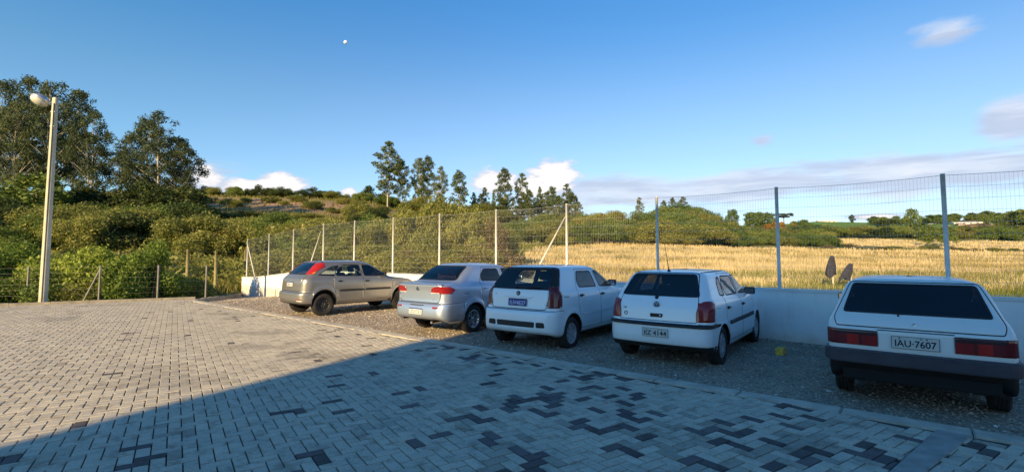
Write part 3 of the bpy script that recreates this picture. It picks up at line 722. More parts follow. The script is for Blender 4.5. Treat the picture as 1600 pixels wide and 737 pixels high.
# --- slim young eucalyptus in the middle -------------------------------
SE=[make_tree('young_eucalyptus',200+i,M_EUC2,m_palebark,16,3.3,.24,7500,.32,nb=56,slim=.9,rt=.13,lean=.035,bl=(.12,.30),asp=.45) for i in range(4)]
mid=[(607,221,126,1.15,'tallest slim eucalyptus, pointed top, left of the middle row'),(630,250,128,1.0,'slim eucalyptus hugging the right side of the tallest one'),
 (655,246,130,.8,'narrow eucalyptus with twin neighbour, left one of the close pair'),(668,243,131,.9,'narrow eucalyptus, right one of the close pair'),(690,260,129,.85,'small pointed eucalyptus between the pair and the bushy one'),
 (719,265,127,1.1,'bushy wider eucalyptus ending the left half of the middle row'),(757,292,138,.8,'short thin eucalyptus before the white cloud gap'),
 (787,262,132,1.0,'tall full eucalyptus before the left edge of the white cloud'),(815,270,136,.8,'pointed eucalyptus right of the tall full one'),(828,296,130,1.0,'low round eucalyptus under the white cloud'),
 (843,291,140,.55,'very thin eucalyptus with a small top tuft under the cloud'),(861,291,134,1.0,'loose crowned eucalyptus left of the braced fence post'),(886,287,134,.8,'upright eucalyptus just above the braced white post'),
 (900,304,138,.6,'last thin eucalyptus right of the braced white post'),(740,300,134,.7,'small thin eucalyptus half behind the bushy one'),(772,300,138,.6,'small thin eucalyptus left of the tall full one')]
for i,(px,py,Y,wd,lb) in enumerate(mid): put_h(SE[i%4],16,px,py,Y,lb,'tree','slim young eucalyptuses on the ridge',wd*1.0)
for (px,py,Y,wd,lb) in [(998,308,150,.8,'lone slim eucalyptus on the horizon between two fence posts'),(1036,312,140,.9,'pale trunked eucalyptus left of the pair on the green mound'),(1051,308,140,.9,'pointed eucalyptus on the left of the green mound top'),(1066,307,141,1.2,'wider eucalyptus on the green mound top')]:
    put_h(SE[rv.randrange(4)],16,px,py,Y,lb,'tree','slim young eucalyptuses on the ridge',wd*1.15)
for i in range(16):
    put_h(SE[rv.randrange(4)],16,742+10.5*i+rv.uniform(-4,4),rv.uniform(297,318),rv.uniform(128,142),'small thin eucalyptus filling the row between the larger ones left of the braced post','tree','small thin eucalyptuses on the ridge',1.1)
# --- round broadleaf trees, small --------------------------------------
RT=[make_tree('broadleaf_tree',300+i,M_GREEN,m_bark,8,3.2,.22,4200,.38,nb=22,rt=.16,bl=(.25,.42),asp=.6,droop=.1) for i in range(3)]
DT=[make_tree('dark_tree',330+i,M_DARK,m_bark,8,3.4,.15,3800,.42,nb=22,rt=.16,bl=(.28,.45),asp=.6,droop=.1) for i in range(2)]
misc=[(RT,970,335,160,.6,'small round tree on the horizon left of the lone slim eucalyptus'),(RT,1145,327,200,.8,'tall round headed tree left of the grey green grove'),
 (RT,1172,331,205,1.1,'left broad tree of the grey green grove'),(RT,1186,331,208,1.1,'middle tree of the grey green grove'),(RT,1198,332,205,1.1,'right tree of the grey green grove'),
 (RT,1255,343,220,1.4,'low dark rounded tree right of the umbrella shaped pine'),(RT,1240,345,225,1.2,'low olive tree behind the second grey fence post'),(DT,1331,335,420,.7,'tiny lone tree on the crest of the green field'),
 (DT,1378,343,300,1.6,'dark wide tree where the green field ends'),(DT,1395,342,310,1.6,'dark low tree in the dip right of the green field'),(RT,1423,326,230,.75,'tall oval tree standing high above the hedges near the right post'),
 (DT,1440,346,320,1.4,'dark spreading tree behind the tall oval tree'),(RT,1447,352,118,1.3,'bright green spreading tree beside the right grey post'),(RT,1480,352,122,1.0,'smaller green tree touching the right grey post'),
 (RT,1096,330,150,.6,'small dark tree on the right shoulder of the mound'),(DT,575,290,150,1.0,'round tree in front of the tallest slim eucalyptus'),(DT,395,311,150,1.0,'dark round tree on the hill skyline left of centre'),(DT,372,292,158,1.1,'dark round tree on the left hill skyline'),
 (DT,600,300,140,1.1,'dark tree at the foot of the tallest slim eucalyptus'),(RT,500,297,155,.9,'round tree on the bare hill skyline'),(RT,520,301,152,.8,'smaller round tree on the bare hill skyline')]
for (pr,px,py,Y,wd,lb) in misc: put_h(pr[rv.randrange(len(pr))],8,px,py,Y,lb,'tree',None,wd)
for i in range(16):
    px=-60+24*i+rv.uniform(-8,8); put_h(DT[i%2],8,px,rv.uniform(284,306),rv.uniform(68,74),'dark low tree in the shade beneath the tall eucalyptuses at left','tree','dark trees beneath the tall eucalyptuses',1.3) if not (165<px<190 or px>300) else None
put_h(RT[0],8,60,272,66,'yellow green rounded tree low behind the lamp post','tree',None,1.6)
# umbrella pine
up=empty('araucaria_tree',(0,0,0)); bm=bmesh.new(); add_tube(bm,[(0,0,-.5),(0.1,0,5),(0,0,9.2)],[.35,.26,.16],8); bl=[]
for i in range(22):
    a=i*2.4; q=rv.uniform(1.5,4.6); z=9.3+rv.uniform(-.7,.5); bl.append((q*math.cos(a),q*math.sin(a),z,1.0,1.0,.38)); add_tube(bm,[(0,0,8.0+rv.uniform(-.8,.6)),(q*.6*math.cos(a),q*.6*math.sin(a),8.4),(q*math.cos(a),q*math.sin(a),z)],[.09,.07,.04],4,False)
for i in range(8):
    a=i*.8; q=rv.uniform(1,2.6); bl.append((q*math.cos(a),q*math.sin(a),8.0,.9,.9,.4))
leaf_obj('crown',bl,3500,.4,5,M_DARK,up,asp=.4); obj('trunk',bm,m_bark,up)
t=P(1224,333,205); put(up,t.x,t.y,(t.z-Tz(t.x,t.y))/9.9,0,'dark umbrella shaped araucaria pine behind the second grey post','tree')
# rusty bush by it
def bush(proto,ph,px,pytop,Y,hw,label,cat,group=None,pr=1.3):
    t=P(px,pytop,Y); zg=Tz(t.x,t.y); return put(proto,t.x,t.y,hw/FPX*Y/pr,rv.uniform(0,6.28),label,cat,group,z=zg-.1,sz=(t.z-zg)/ph)
BO=[make_bush(0,400+i,M_OLIVE,24000,.066,nb=30) for i in range(3)]
BG=[make_bush(0,420+i,M_GREEN,24000,.066,nb=30) for i in range(3)]
BD=[make_bush(0,440+i,M_DARK,19000,.075,nb=28) for i in range(2)]
BY=[make_bush(0,450+i,M_DRY,12000,.06,nb=30,stems=26) for i in range(2)]
BR=[make_bush(0,460,M_RUST,2500,.2)]
bush(BR[0],1.55,1212,346,198,14,'orange leaved bush at the foot of the umbrella pine','bush')
bush(BR[0],1.55,1240,350,196,12,'duller orange bush right of the umbrella pine trunk','bush')
# --- shrubs just behind the left kerb ----------------------------------
NB=[make_bush(0,500+i,(M_BRIGHT,M_OLIVE,M_BRIGHT,M_GREEN)[i],22000,.066,stems=22,h=1.6,w=1.2,nb=24,name='shrub') for i in range(4)]
near=[(-60,400,18.5,60,0,'bright leafy shrub cut by the left picture edge'),(22,380,20.5,62,0,'bright leafy shrub left of the lamp post'),(118,383,20.0,58,2,'yellow green shrub right of the lamp post'),
 (150,395,21.5,45,3,'darker shrub behind the slanting brace'),(238,379,20.6,46,0,'rounded shrub with bare brown stems, midway along the left kerb'),(205,408,22.5,34,1,'small olive shrub left of the rounded one'),
 (305,430,23.0,26,3,'dark blue green shrub between the wooden posts'),(60,420,18.9,50,3,'low green shrub at the foot of the lamp post'),(180,425,20.0,34,1,'low dry shrub at the foot of the brace post'),(285,430,22.0,30,1,'low brown shrub below the wooden post'),(-10,425,18.6,45,3,'low dark shrub at the bottom left behind the kerb'),(120,430,19.2,34,1,'low tangled shrub before the brace')]
for (px,py,Y,hw,k,lb) in near: bush(NB[k],1.55,px,py-2,Y,hw*1.15,lb,'shrub','shrubs behind the left kerb',1.15)
# dry stems standing among them (stuff)
def blades(name,x,y,h,wd,m,label,cat,lean=.25,zoff=0.0):
    n=len(x); z=T(x,y)+zoff; a=rng.uniform(0,6.28,n); dx,dy=np.cos(a)*wd,np.sin(a)*wd; lx=rng.normal(0,lean,n)*h; ly=rng.normal(0,lean,n)*h
    V=np.stack([np.stack([x-dx,y-dy,z-.05],1),np.stack([x+dx,y+dy,z-.05],1),np.stack([x+lx,y+ly,z+h],1)],1).reshape(-1,3)
    o=obj(name,np_mesh(name,V,np.arange(len(V)).reshape(-1,3),3),m); tag(o,label,cat,kind='stuff'); return o
def grassmat(name,c1,c2,c3):
    m,nt,out=mat(name); gi=nt.n('ShaderNodeNewGeometry').outputs['Random Per Island']; oc=objcoord(nt)
    c=nt.mix(1,nt.ramp(gi,[(0,c1),(.5,c2),(1,c3)]),nt.ramp(nt.noise(.12,4,.6,oc),[(.3,(.72,.74,.7)),(.7,(1.15,1.1,1.1))]),'MULTIPLY')
    d=nt.n('ShaderNodeBsdfDiffuse'); t=nt.n('ShaderNodeBsdfTranslucent'); nt.link(c,d.inputs[0]); nt.link(c,t.inputs[0])
    mx=nt.n('ShaderNodeMixShader'); mx.inputs[0].default_value=.45; nt.link(d.outputs[0],mx.inputs[1]); nt.link(t.outputs[0],mx.inputs[2]); nt.link(mx.outputs[0],out.inputs[0]); return m
n=170000; Y=np.exp(rng.uniform(math.log(15),math.log(150),n)); u=rng.uniform(-.15,1.35,n); x=u*Y
fm=field_mask(x,Y); cl=fbm(x/3.,Y/3.,61)
ok=fm&(Y>17+6*fbm(x/5,Y/5,8)); x1,y1=x[ok],Y[ok]
blades('dry_grass',x1,y1,(.26+.30*rng.random(len(x1)))*(.7+.6*fbm(x1/2.5,y1/2.5,5)),.010+.0009*y1,grassmat('dry_grass_blades',(.62,.50,.26),(.72,.59,.32),(.80,.68,.41)),'dry golden grass covering the meadow behind the wall','grass')
ok=(Y<32)&(x/Y>.25)&(cl>.42); x2,y2=x[ok],Y[ok]
blades('green_grass',x2,y2,(.25+.4*rng.random(len(x2))),.012+.0008*y2,grassmat('green_grass_blades',(.10,.14,.02),(.20,.24,.05),(.36,.36,.10)),'fresh green grass and weeds just behind the wall at right','grass',lean=.35)
ok=(Y<150)&(x/Y>.0)&(cl>.66-.16*np.clip((x/Y-.55)/.3,0,1)*(Y<75))&fm&(Y>19); x2,y2=x[ok],Y[ok]
blades('brown_weeds',x2,y2,(.35+.35*rng.random(len(x2))),.012+.0009*y2,grassmat('brown_weed_blades',(.28,.24,.09),(.42,.35,.14),(.54,.44,.20)),'brown weeds tangled in the golden grass','weeds',lean=.3)
n=90000; Y=np.exp(rng.uniform(math.log(15),math.log(170),n)); u=rng.uniform(-1.5,.3,n); x=u*Y; s_=(x-P0.x)*D.x+(Y-P0.y)*D.y; n_=(x-P0.x)*Nn.x+(Y-P0.y)*Nn.y
r0=(x-K.x)*LK.y-(Y-K.y)*LK.x
behind=((x-K.x)*(-LK.y)+(Y-K.y)*LK.x); sg=1 if (Ln.x*(-LK.y)+Ln.y*LK.x)>0 else -1
ok=(((s_>28)&(behind*sg>.3))|(n_>.6))&(~field_mask(x,Y)); ok&=~((s_<28.3)&(n_<.6)); ok&=~((800+FPX*x/Y>320)&(800+FPX*x/Y<620)&(Y>92)&(Y<130)&(rng.random(n)<.75)); x3,y3=x[ok],Y[ok]
blades('scrub_grass',x3,y3,(.25+.4*rng.random(len(x3)))*(1+.004*y3),.012+.0010*y3,grassmat('scrub_grass_blades',(.12,.13,.03),(.22,.22,.06),(.36,.32,.13)),'rough olive grass covering the hillside','grass',lean=.35)
# --- scrub mass as leaf clumps (ground cover) ---------------------------
nc=6500; Y=np.exp(rng.uniform(math.log(30),math.log(158),nc)); u=rng.uniform(-1.4,.36,nc); x=u*Y; px_=800+FPX*x/Y
ok=(~field_mask(x,Y))&(fbm(x/11.,Y/11.,14)>.36)&~((px_>330)&(px_<600)&(Y>88)&(Y<130)&(rng.random(nc)<.88)); x,Y=x[ok],Y[ok]
z=T(x,Y); bb=[(x[i],Y[i],z[i]+.25,*( [ (lambda q:(q,q,q*.75))(rv.uniform(.35,.9)*(.55 if Y[i]>60 and -.62<x[i]/Y[i]<-.22 else 1.1)) ][0])) for i in range(len(x))]
V=leaves(bb,210000,.23,3,asp=.6)
tag(obj('hillside_scrub',np_mesh('hillside_scrub',V,np.arange(len(V)).reshape(-1,4),4),M_OLIVE),'low olive scrub covering the hillside','ground cover',kind='stuff')
# --- individual bushes ---------------------------------------------------
GRP='rounded bushes growing over the hillside'; LAB='one of the many rounded wild bushes merging over the hillside'
def band(n,px0,px1,Y0,Y1,h0,h1,protos,wmul,label):
    for i in range(n):
        px=px0+(px1-px0)*(i+rv.random())/n; Yb=rv.uniform(Y0,Y1); t=P(px,398,Yb); h=rv.uniform(h0,h1); zg=Tz(t.x,t.y)
        pr=rv.choice(protos); tn='olive' if pr in BO else 'green' if pr in BG else 'dark green' if pr in BD else 'dry brown'
        put(pr,t.x,t.y,h/1.55*rv.uniform(.9,1.25)*wmul,rv.uniform(0,6.28),'%s bush %s'%(tn,label),'bush','%s bushes %s'%(tn,label),z=zg-.15,sz=h/1.55)
band(30,-420,330,44,58,3.4,5.0,BG+BO+BD,1.0,'on the left slope behind the front shrubs')
band(22,-420,400,31,38,.9,1.8,BG+BO+BD,1.0,'in the hollow just behind the old wooden fence')
band(22,-120,300,60,78,2.2,3.4,BG+BO+BD,.9,'high on the left slope below the tall eucalyptuses')
band(18,330,640,40,62,2.2,3.8,BO+BG,1.0,'on the slope behind the leftmost fence panels')
band(14,320,560,62,84,.8,1.5,BO+BG+BD,1.5,'low on the open brown hillside left of centre')
band(12,560,740,66,92,2.4,4.0,BO+BG+BD,1.0,'under the slim eucalyptuses left of centre')
band(22,280,640,134,150,1.8,3.4,BO+BG+BD,1.1,'along the bare hill skyline left of centre')
band(14,320,600,98,126,1.2,2.0,BO,1.2,'scattered on the upper brown hillside')
band(18,600,960,118,140,3.0,5.2,BO+BG,1.1,'on the ridge below the slim eucalyptus row')
band(12,440,640,28,35,1.6,2.6,BO+BY,1.0,'close behind the mesh fence above the champagne car')
bigs=[(655,316,40,38),(690,304,41,42),(735,318,39,38),(770,338,38,32),(612,334,40,36),(565,352,38,34),(725,345,33,34),(665,352,32,34),(520,372,33,28),(790,352,42,26)]
lbs=['tall olive bush left of the tallest mass behind the mesh fence','tallest olive bush rising behind the mesh fence','olive bush right of the tallest mass behind the mesh fence','olive bush where the golden field begins','olive bush in front of the tallest slim eucalyptus','lower olive bush behind the sixth fence post from left','dense grey olive bush low behind the saloon roof','grey olive bush low behind the gold hatchback front','low bush behind the gold hatchback roof','last olive bush against the golden field edge']
for i,(px,py,Y,hw) in enumerate(bigs): bush((BO+BY[:1]+BO)[i%7],1.55,px,py,Y,hw,lbs[i],'bush')
band(8,600,770,28,31,1.6,2.4,BY+BO,1.1,'close behind the mesh fence above the silver saloon')
# hedge at far side of the field
HG='bushes of the green hedge beyond the golden field'; HL='one of the dense bushes of the hedge beyond the golden field'
band(26,795,1110,91,97,3.0,4.4,BG+BO+BG,1.15,'in the hedge along the far edge of the golden field')
band(14,1000,1140,100,118,3.2,4.6,BG+BO+BG,1.3,'on the lower flank of the green mound')
band(12,1030,1120,122,140,3.4,5.0,BG+BO,1.3,'on the top of the green mound')
band(22,1095,1300,101,110,2.0,3.0,BG+BO,1.2,'in the low hedge right of the green mound')
band(16,1120,1290,112,135,2.4,3.4,BO+BG,1.5,'on the rough ground behind the low hedge')
H2='bushes of the far hedge line between the two pale grass strips'; L2='one of the low bushes of the far hedge line at right'
band(34,1250,1680,163,175,3.0,4.6,BO+BG+BD,1.5,'in the far hedge line at right')
band(16,1385,1680,185,230,2.2,3.6,BO+BG,1.8,'beyond the far hedge line at right')
band(14,1290,1640,96,104,.7,1.3,BO+BY,1.6,'straggling across the middle of the right meadow')
# far tree line and wood
FG='dark trees of the far tree line at right'; FL='one of the small dark trees of the far tree line at right'
for i in range(26):
    px=1365+rv.random()*190; Yb=rv.uniform(330,420); t=P(px,398,Yb); h=rv.uniform(4.5,7.5); put(rv.choice(RT+DT),t.x,t.y,h/8*1.7,rv.uniform(0,6.28),FL,'tree',FG,z=Tz(t.x,t.y)-.3,sz=h/8)
WG='trees of the wooded hill at the right edge'; WL='one of the merging trees of the wooded hill at the right edge'
for i in range(60):
    px=1528+rv.random()**.8*190; Yb=rv.uniform(262,335); pyt=np.interp(px,[1528,1550,1600,1720],[338,330,325,318])+rv.uniform(-1.5,4)+(335-Yb)*.12
    t=P(px,pyt,Yb); zg=Tz(t.x,t.y); h=max(5,t.z-zg); put(rv.choice(RT+DT),t.x,t.y,h/8*1.3,rv.uniform(0,6.28),WL,'tree',WG,z=zg-.3,sz=h/8)
# rest of prototypes never placed are removed
# --- far houses -----------------------------------------------------------
m_w=simple('far_white_wall',(.72,.70,.66),.8,var=.06); m_rt=simple('clay_tiles',(.30,.13,.08),.85,var=.2); m_gy=simple('grey_sheet',(.42,.42,.42),.6,var=.1); m_dk=simple('dark_opening',(.03,.03,.035),.4); m_wr=simple('white_sheet',(.75,.75,.73),.6,var=.05)
def house(px,py,Y,wpx,hpx,dep,roof,label,name='house',nw=3):
    t=P(px,py,Y); wd=wpx/FPX*Y; h=hpx/FPX*Y; zg=t.z-h; root=empty(name,(t.x,t.y,zg),-math.atan2(t.x,t.y)*.6); tag(root,label,'house' if name=='house' else 'shed')
    hw=h*.62; bm=box((0,0,hw/2-1.5),(wd,dep,hw+3)); obj('wall',bm,m_w,root)
    bm=bmesh.new(); o_=.4; v=[bm.verts.new(p) for p in ((-wd/2-o_,-dep/2-o_,hw+.004),(wd/2+o_,-dep/2-o_,hw+.004),(wd/2+o_,dep/2+o_,hw+.004),(-wd/2-o_,dep/2+o_,hw+.004),(-wd/2-o_,0,h),(wd/2+o_,0,h))]
    for f in ((0,1,5,4),(2,3,4,5),(0,4,3),(1,2,5),(0,3,2,1)): bm.faces.new([v[i] for i in f])
    obj('roof',bm,roof,root)
    for k in range(nw):
        xx=-wd/2+wd*(k+.5)/nw; obj('window',box((xx,-dep/2-.03,hw*.55),(wd/nw*.35,.1,hw*.38)),m_dk,root)
house(1560,347,300,24,9,8,m_gy,'low white house with pale grey roof at the foot of the wooded hill',nw=4)
house(1525,352,290,15,9,8,m_rt,'small house with brown roof left of the grey roofed one',nw=2)
house(1512,346,330,40,5,10,m_wr,'long white shed with bright roof on the far slope','shed',5)
house(1543,346,325,14,6,9,m_wr,'small white shed behind the grey roofed house','shed',2)
house(1462,343,370,9,5,8,m_rt,'tiny white house high in the far tree line',nw=2)
house(1451,345,372,7,4,8,m_gy,'tiny pale house left in the far tree line',nw=1)
house(1478,352,300,9,6,8,m_gy,'small pale house just left of the right grey post',nw=2)
house(1468,359,262,18,3,7,m_wr,'very low long white shed below the far tree line','shed',4)
house(1290,344,500,24,5,12,m_wr,'white shed on the crest left of the green field','shed',4)
house(1500,349,318,10,6,8,m_rt,'brown roofed house among white sheds on the far slope',nw=2)
# moon
bm=bmesh.new(); bmesh.ops.create_uvsphere(bm,u_segments=24,v_segments=12,radius=10)
mm,nt,out=mat('moon_rock'); principled(nt,out,nt.ramp(nt.noise(.12,3,.5,objcoord(nt)),[(.4,(.75,.77,.8)),(.6,(.95,.95,.95))]),.95,spec=0)
o=obj('moon',bm,mm,smooth=True); d=pix_dir(540,66); o.location=d*3000; tag(o,'small pale daytime moon high in the left sky','moon')
for pr in EU+SE+RT+DT+BO+BG+BD+BY+BR+NB:
    if pr.name not in used:
        for c in list(pr.children): bpy.data.objects.remove(c)
        bpy.data.objects.remove(pr)
# ================================================================== CARS
def paint(name,col,metal=0.0,rough=.35,coat=.6,flake=0.0,dust=.25):
    m,nt,out=mat(name); oc=objcoord(nt); sz_=nt.n('ShaderNodeSeparateXYZ'); nt.link(oc,sz_.inputs[0])
    low=nt.m('MULTIPLY',nt.smooth(nt.m('ADD',sz_.outputs[2],nt.m('MULTIPLY',nt.noise(4,4,.6,oc),.25)),.62,.22),dust)
    big=nt.noise(1.6,4,.55,oc)
    c=nt.mix(low,nt.mix(nt.m('MULTIPLY',nt.smooth(big,.4,.7),.10),c4(col),(.45,.42,.36,1)),(.30,.25,.19,1))
    r=nt.m('ADD',nt.m('MULTIPLY',low,.4),rough)
    b=principled(nt,out,c,r,metal,.5,coat,.08); return m
M_W1=paint('white_paint',(.78,.82,.84)); M_W2=paint('white_paint_glossy',(.79,.83,.85),rough=.28); M_W3=paint('old_white_paint',(.68,.71,.68),rough=.42,coat=.3,dust=.35)
M_SIL=paint('silver_paint',(.45,.52,.62),metal=.75,rough=.34); M_CHA=paint('champagne_paint',(.25,.24,.222),metal=.6,rough=.34)
def glass(name,tint,refl=1.0):
    m,nt,out=mat(name); tr=nt.n('ShaderNodeBsdfTransparent'); tr.inputs[0].default_value=c4(tint); gl=nt.n('ShaderNodeBsdfGlossy'); gl.inputs['Roughness'].default_value=.02
    lw=nt.n('ShaderNodeLayerWeight'); lw.inputs[0].default_value=.5; fc=nt.m('POWER',lw.outputs['Facing'],4.0); mx=nt.n('ShaderNodeMixShader'); nt.link(nt.m('ADD',nt.m('MULTIPLY',fc,.8*refl),.08),mx.inputs[0]); nt.link(tr.outputs[0],mx.inputs[1]); nt.link(gl.outputs[0],mx.inputs[2]); nt.link(mx.outputs[0],out.inputs[0]); return m
G_CLR=glass('clear_window_glass',(.72,.80,.78)); G_TNT=glass('tinted_window_glass',(.13,.11,.14)); G_MID=glass('half_tinted_window_glass',(.30,.33,.34)); G_BLK=glass('dark_rear_glass',(.17,.15,.18))
M_BLK=simple('black_plastic',(.018,.018,.02),.55,var=.2); M_GAP_SHADE=simple('gap_and_shade_black',(.006,.006,.007),.8); M_RUB=simple('rubber_trim',(.015,.015,.016),.6); M_BUMP=simple('grey_bumper_plastic',(.045,.043,.055),.6,var=.2)  # gap black doubles as painted shade below the old hatchback's bumper
M_INT=simple('dark_interior',(.03,.03,.032),.9); M_SEAT=simple('seat_cloth',(.05,.05,.055),.95,var=.2,scale=20); M_TYRE=simple('tyre_rubber',(.024,.022,.021),.85,var=.25,scale=9)
M_RIMB=simple('black_steel_rim',(.022,.022,.022),.5,metal=.2); M_ALLOY=simple('alloy_rim',(.55,.56,.58),.3,metal=.85); M_CAP=simple('silver_hubcap',(.42,.43,.45),.42,metal=.4); M_CHR=simple('chrome',(.75,.75,.75),.15,metal=1.0)
def lens(name,c,r=.12):
    m,nt,out=mat(name); oc=objcoord(nt); wv=nt.n('ShaderNodeTexWave'); wv.inputs['Scale'].default_value=18; nt.link(oc,wv.inputs['Vector'])
    principled(nt,out,nt.mix(wv.outputs[0],c4(tuple(k*.75 for k in c)),c4(c)),r,spec=.45,coat=.3); return m
L_RED=lens('red_lens',(.27,.012,.014)); L_DRED=lens('dark_red_lens',(.14,.010,.014)); L_BRED=lens('bright_red_lens',(.40,.018,.012)); L_AMB=lens('amber_lens',(.80,.28,.05)); L_CLR=lens('clear_lens',(.62,.60,.58)); L_SMK=lens('smoked_lens',(.055,.018,.02))
M_PW=simple('plate_white',(.68,.68,.66),.5,var=.04); M_PG=simple('plate_grey',(.50,.52,.50),.55,var=.08,scale=14); M_PB=simple('plate_blue',(.012,.03,.20),.45,var=.05); M_INK=simple('plate_ink',(.02,.02,.025),.5); M_PLB=simple('plate_letter_pale',(.45,.50,.66),.5)
ZS=1.05
def pchip(t,y,tq):
    t=np.asarray(t,float);y=np.asarray(y,float);h=np.diff(t);d=np.diff(y)/h;n=len(t);m=np.zeros(n)
    for i in range(1,n-1):
        if d[i-1]*d[i]>0: w1=2*h[i]+h[i-1];w2=h[i]+2*h[i-1];m[i]=(w1+w2)/(w1/d[i-1]+w2/d[i])
    m[0]=d[0];m[-1]=d[-1]; k=np.clip(np.searchsorted(t,tq)-1,0,n-2); s=(tq-t[k])/h[k]
    return (2*s**3-3*s**2+1)*y[k]+(s**3-2*s**2+s)*h[k]*m[k]+(-2*s**3+3*s**2)*y[k+1]+(s**3-s**2)*h[k]*m[k+1]
NRS,NCR,NSD=14,9,74
def shell(keys,bow=.05,taper=(.05,.06),arches=(),flare=.012):
    K_=np.array([k[:9] for k in keys],float)  # xr zr xf zf w zsr zsf rr rf
    d=np.maximum.reduce([np.hypot(np.diff(K_[:,0]),np.diff(K_[:,1])),np.hypot(np.diff(K_[:,4]),np.diff(K_[:,5])),.35*np.hypot(np.diff(K_[:,2]),np.diff(K_[:,3]))])
    t=np.concatenate([[0],np.cumsum(np.maximum(d,.004))]); q=[]
    for i in range(len(t)-1):
        m=max(1,int(round((t[i+1]-t[i])/.026))); q+=list(t[i]+(t[i+1]-t[i])*np.arange(m)/m)
    q=np.array(q+[t[-1]]); C=np.stack([pchip(t,K_[:,j],q) for j in range(9)],1); rings=[]
    x0,x1=K_[:,0].min(),K_[:,2].max(); xm=(x0+x1)/2; hl=(x1-x0)/2
    for (xr,zr,xf,zf,w,zsr,zsf,rr,rf) in C:
        rr=min(rr,w*.98,(xf-xr)*.45); rf=min(rf,w*.98,(xf-xr)*.45); pts=[]
        by=lambda y: bow*(y/max(w,.3))**2*min(1,w/.6)
        for i in range(NRS): y=(w-rr)*i/NRS; pts.append((xr+by(y),y,zr))
        xb=xr+by(w-rr)
        for i in range(NCR):
            a=math.pi/2*i/NCR; s=sstep(i/NCR); pts.append((xb+rr*(1-math.cos(a)),w-rr+rr*math.sin(a),zr+(zsr-zr)*s))
        xs0=xb+rr; xs1=xf-rf
        for i in range(NSD): f=i/NSD; pts.append((xs0+(xs1-xs0)*f,w,zsr+(zsf-zsr)*f))
        for i in range(NCR):
            a=math.pi/2*i/NCR; s=sstep(i/NCR); pts.append((xf-rf+rf*math.sin(a),w-rf+rf*math.cos(a),zsf+(zf-zsf)*s))
        for i in range(NRS+1): y=(w-rf)*(1-i/NRS); pts.append((xf-.0*y,y,zf))
        half=[]
        for (x,y,z) in pts:
            f=(x-xm)/hl; tp=taper[0]*max(0,-f)**2.5+taper[1]*max(0,f)**2.5; yy=y*(1-tp)
            for (ax,az,ar) in arches:
                dd=math.hypot(x-ax,z-az)/ar
                if y>.5 and .8<dd<1.45: yy+=flare*sstep(1-abs(dd-1.0)/.35)
            half.append((x,yy,z*ZS))
        rings.append(half+[(x,-y,z) for (x,y,z) in half[-2:0:-1]])
    bm=bmesh.new(); vr=[[bm.verts.new(p) for p in r] for r in rings]; n=len(rings[0])
    for a,b in zip(vr,vr[1:]):
        for k in range(n):
            k2=(k+1)%n
            f=bm.faces.new((a[k],a[k2],b[k2],b[k])); f.smooth=True
    bm.faces.new(vr[0]); 
    bmesh.ops.remove_doubles(bm,verts=bm.verts,dist=.0004)
    bmesh.ops.recalc_face_normals(bm,faces=bm.faces); bm.normal_update()
    return bm
def mirror(poly): return [(-a,b) for a,b in poly][::-1]
def ccw(poly):
    A=sum(poly[i][0]*poly[(i+1)%len(poly)][1]-poly[(i+1)%len(poly)][0]*poly[i][1] for i in range(len(poly)))
    return poly if A>0 else poly[::-1]
def rnd(poly,r,n=3):
    poly=ccw(poly); out=[]
    rs=r if isinstance(r,(list,tuple)) else [r]*len(poly)
    for i,p in enumerate(poly):
        p=Vector(p);a=Vector(poly[i-1]);b=Vector(poly[(i+1)%len(poly)]); rr=min(rs[i],(a-p).length*.45,(b-p).length*.45)
        A=p+(a-p).normalized()*rr; B=p+(b-p).normalized()*rr
        for k in range(n+1): t=k/n; v=A*(1-t)**2+p*2*t*(1-t)+B*t*t; out.append((v.x,v.y))
    return out
def hull(poly):
    pts=sorted(set((round(a,6),round(b,6)) for a,b in poly)); 
    def half(ps):
        o=[]
        for p in ps:
            while len(o)>1 and (o[-1][0]-o[-2][0])*(p[1]-o[-2][1])-(o[-1][1]-o[-2][1])*(p[0]-o[-2][0])<=1e-9: o.pop()
            o.append(p)
        return o
    a=half(pts); b=half(pts[::-1]); return a[:-1]+b[:-1]
def inset(poly,d):
    poly=hull(poly); out=list(poly); n=len(poly)
    for i in range(n):
        a=poly[i];b=poly[(i+1)%n]; l=math.hypot(b[0]-a[0],b[1]-a[1]); nx,ny=-(b[1]-a[1])/l,(b[0]-a[0])/l; c=nx*a[0]+ny*a[1]+d
        new=[]
        for k in range(len(out)):
            p=out[k];q=out[(k+1)%len(out)]; dp=nx*p[0]+ny*p[1]-c; dq=nx*q[0]+ny*q[1]-c
            if dp>=0: new.append(p)
            if (dp>=0)!=(dq>=0): t=dp/(dp-dq); new.append((p[0]+(q[0]-p[0])*t,p[1]+(q[1]-p[1])*t))
        out=new
        if len(out)<3: return poly
    return hull(out)
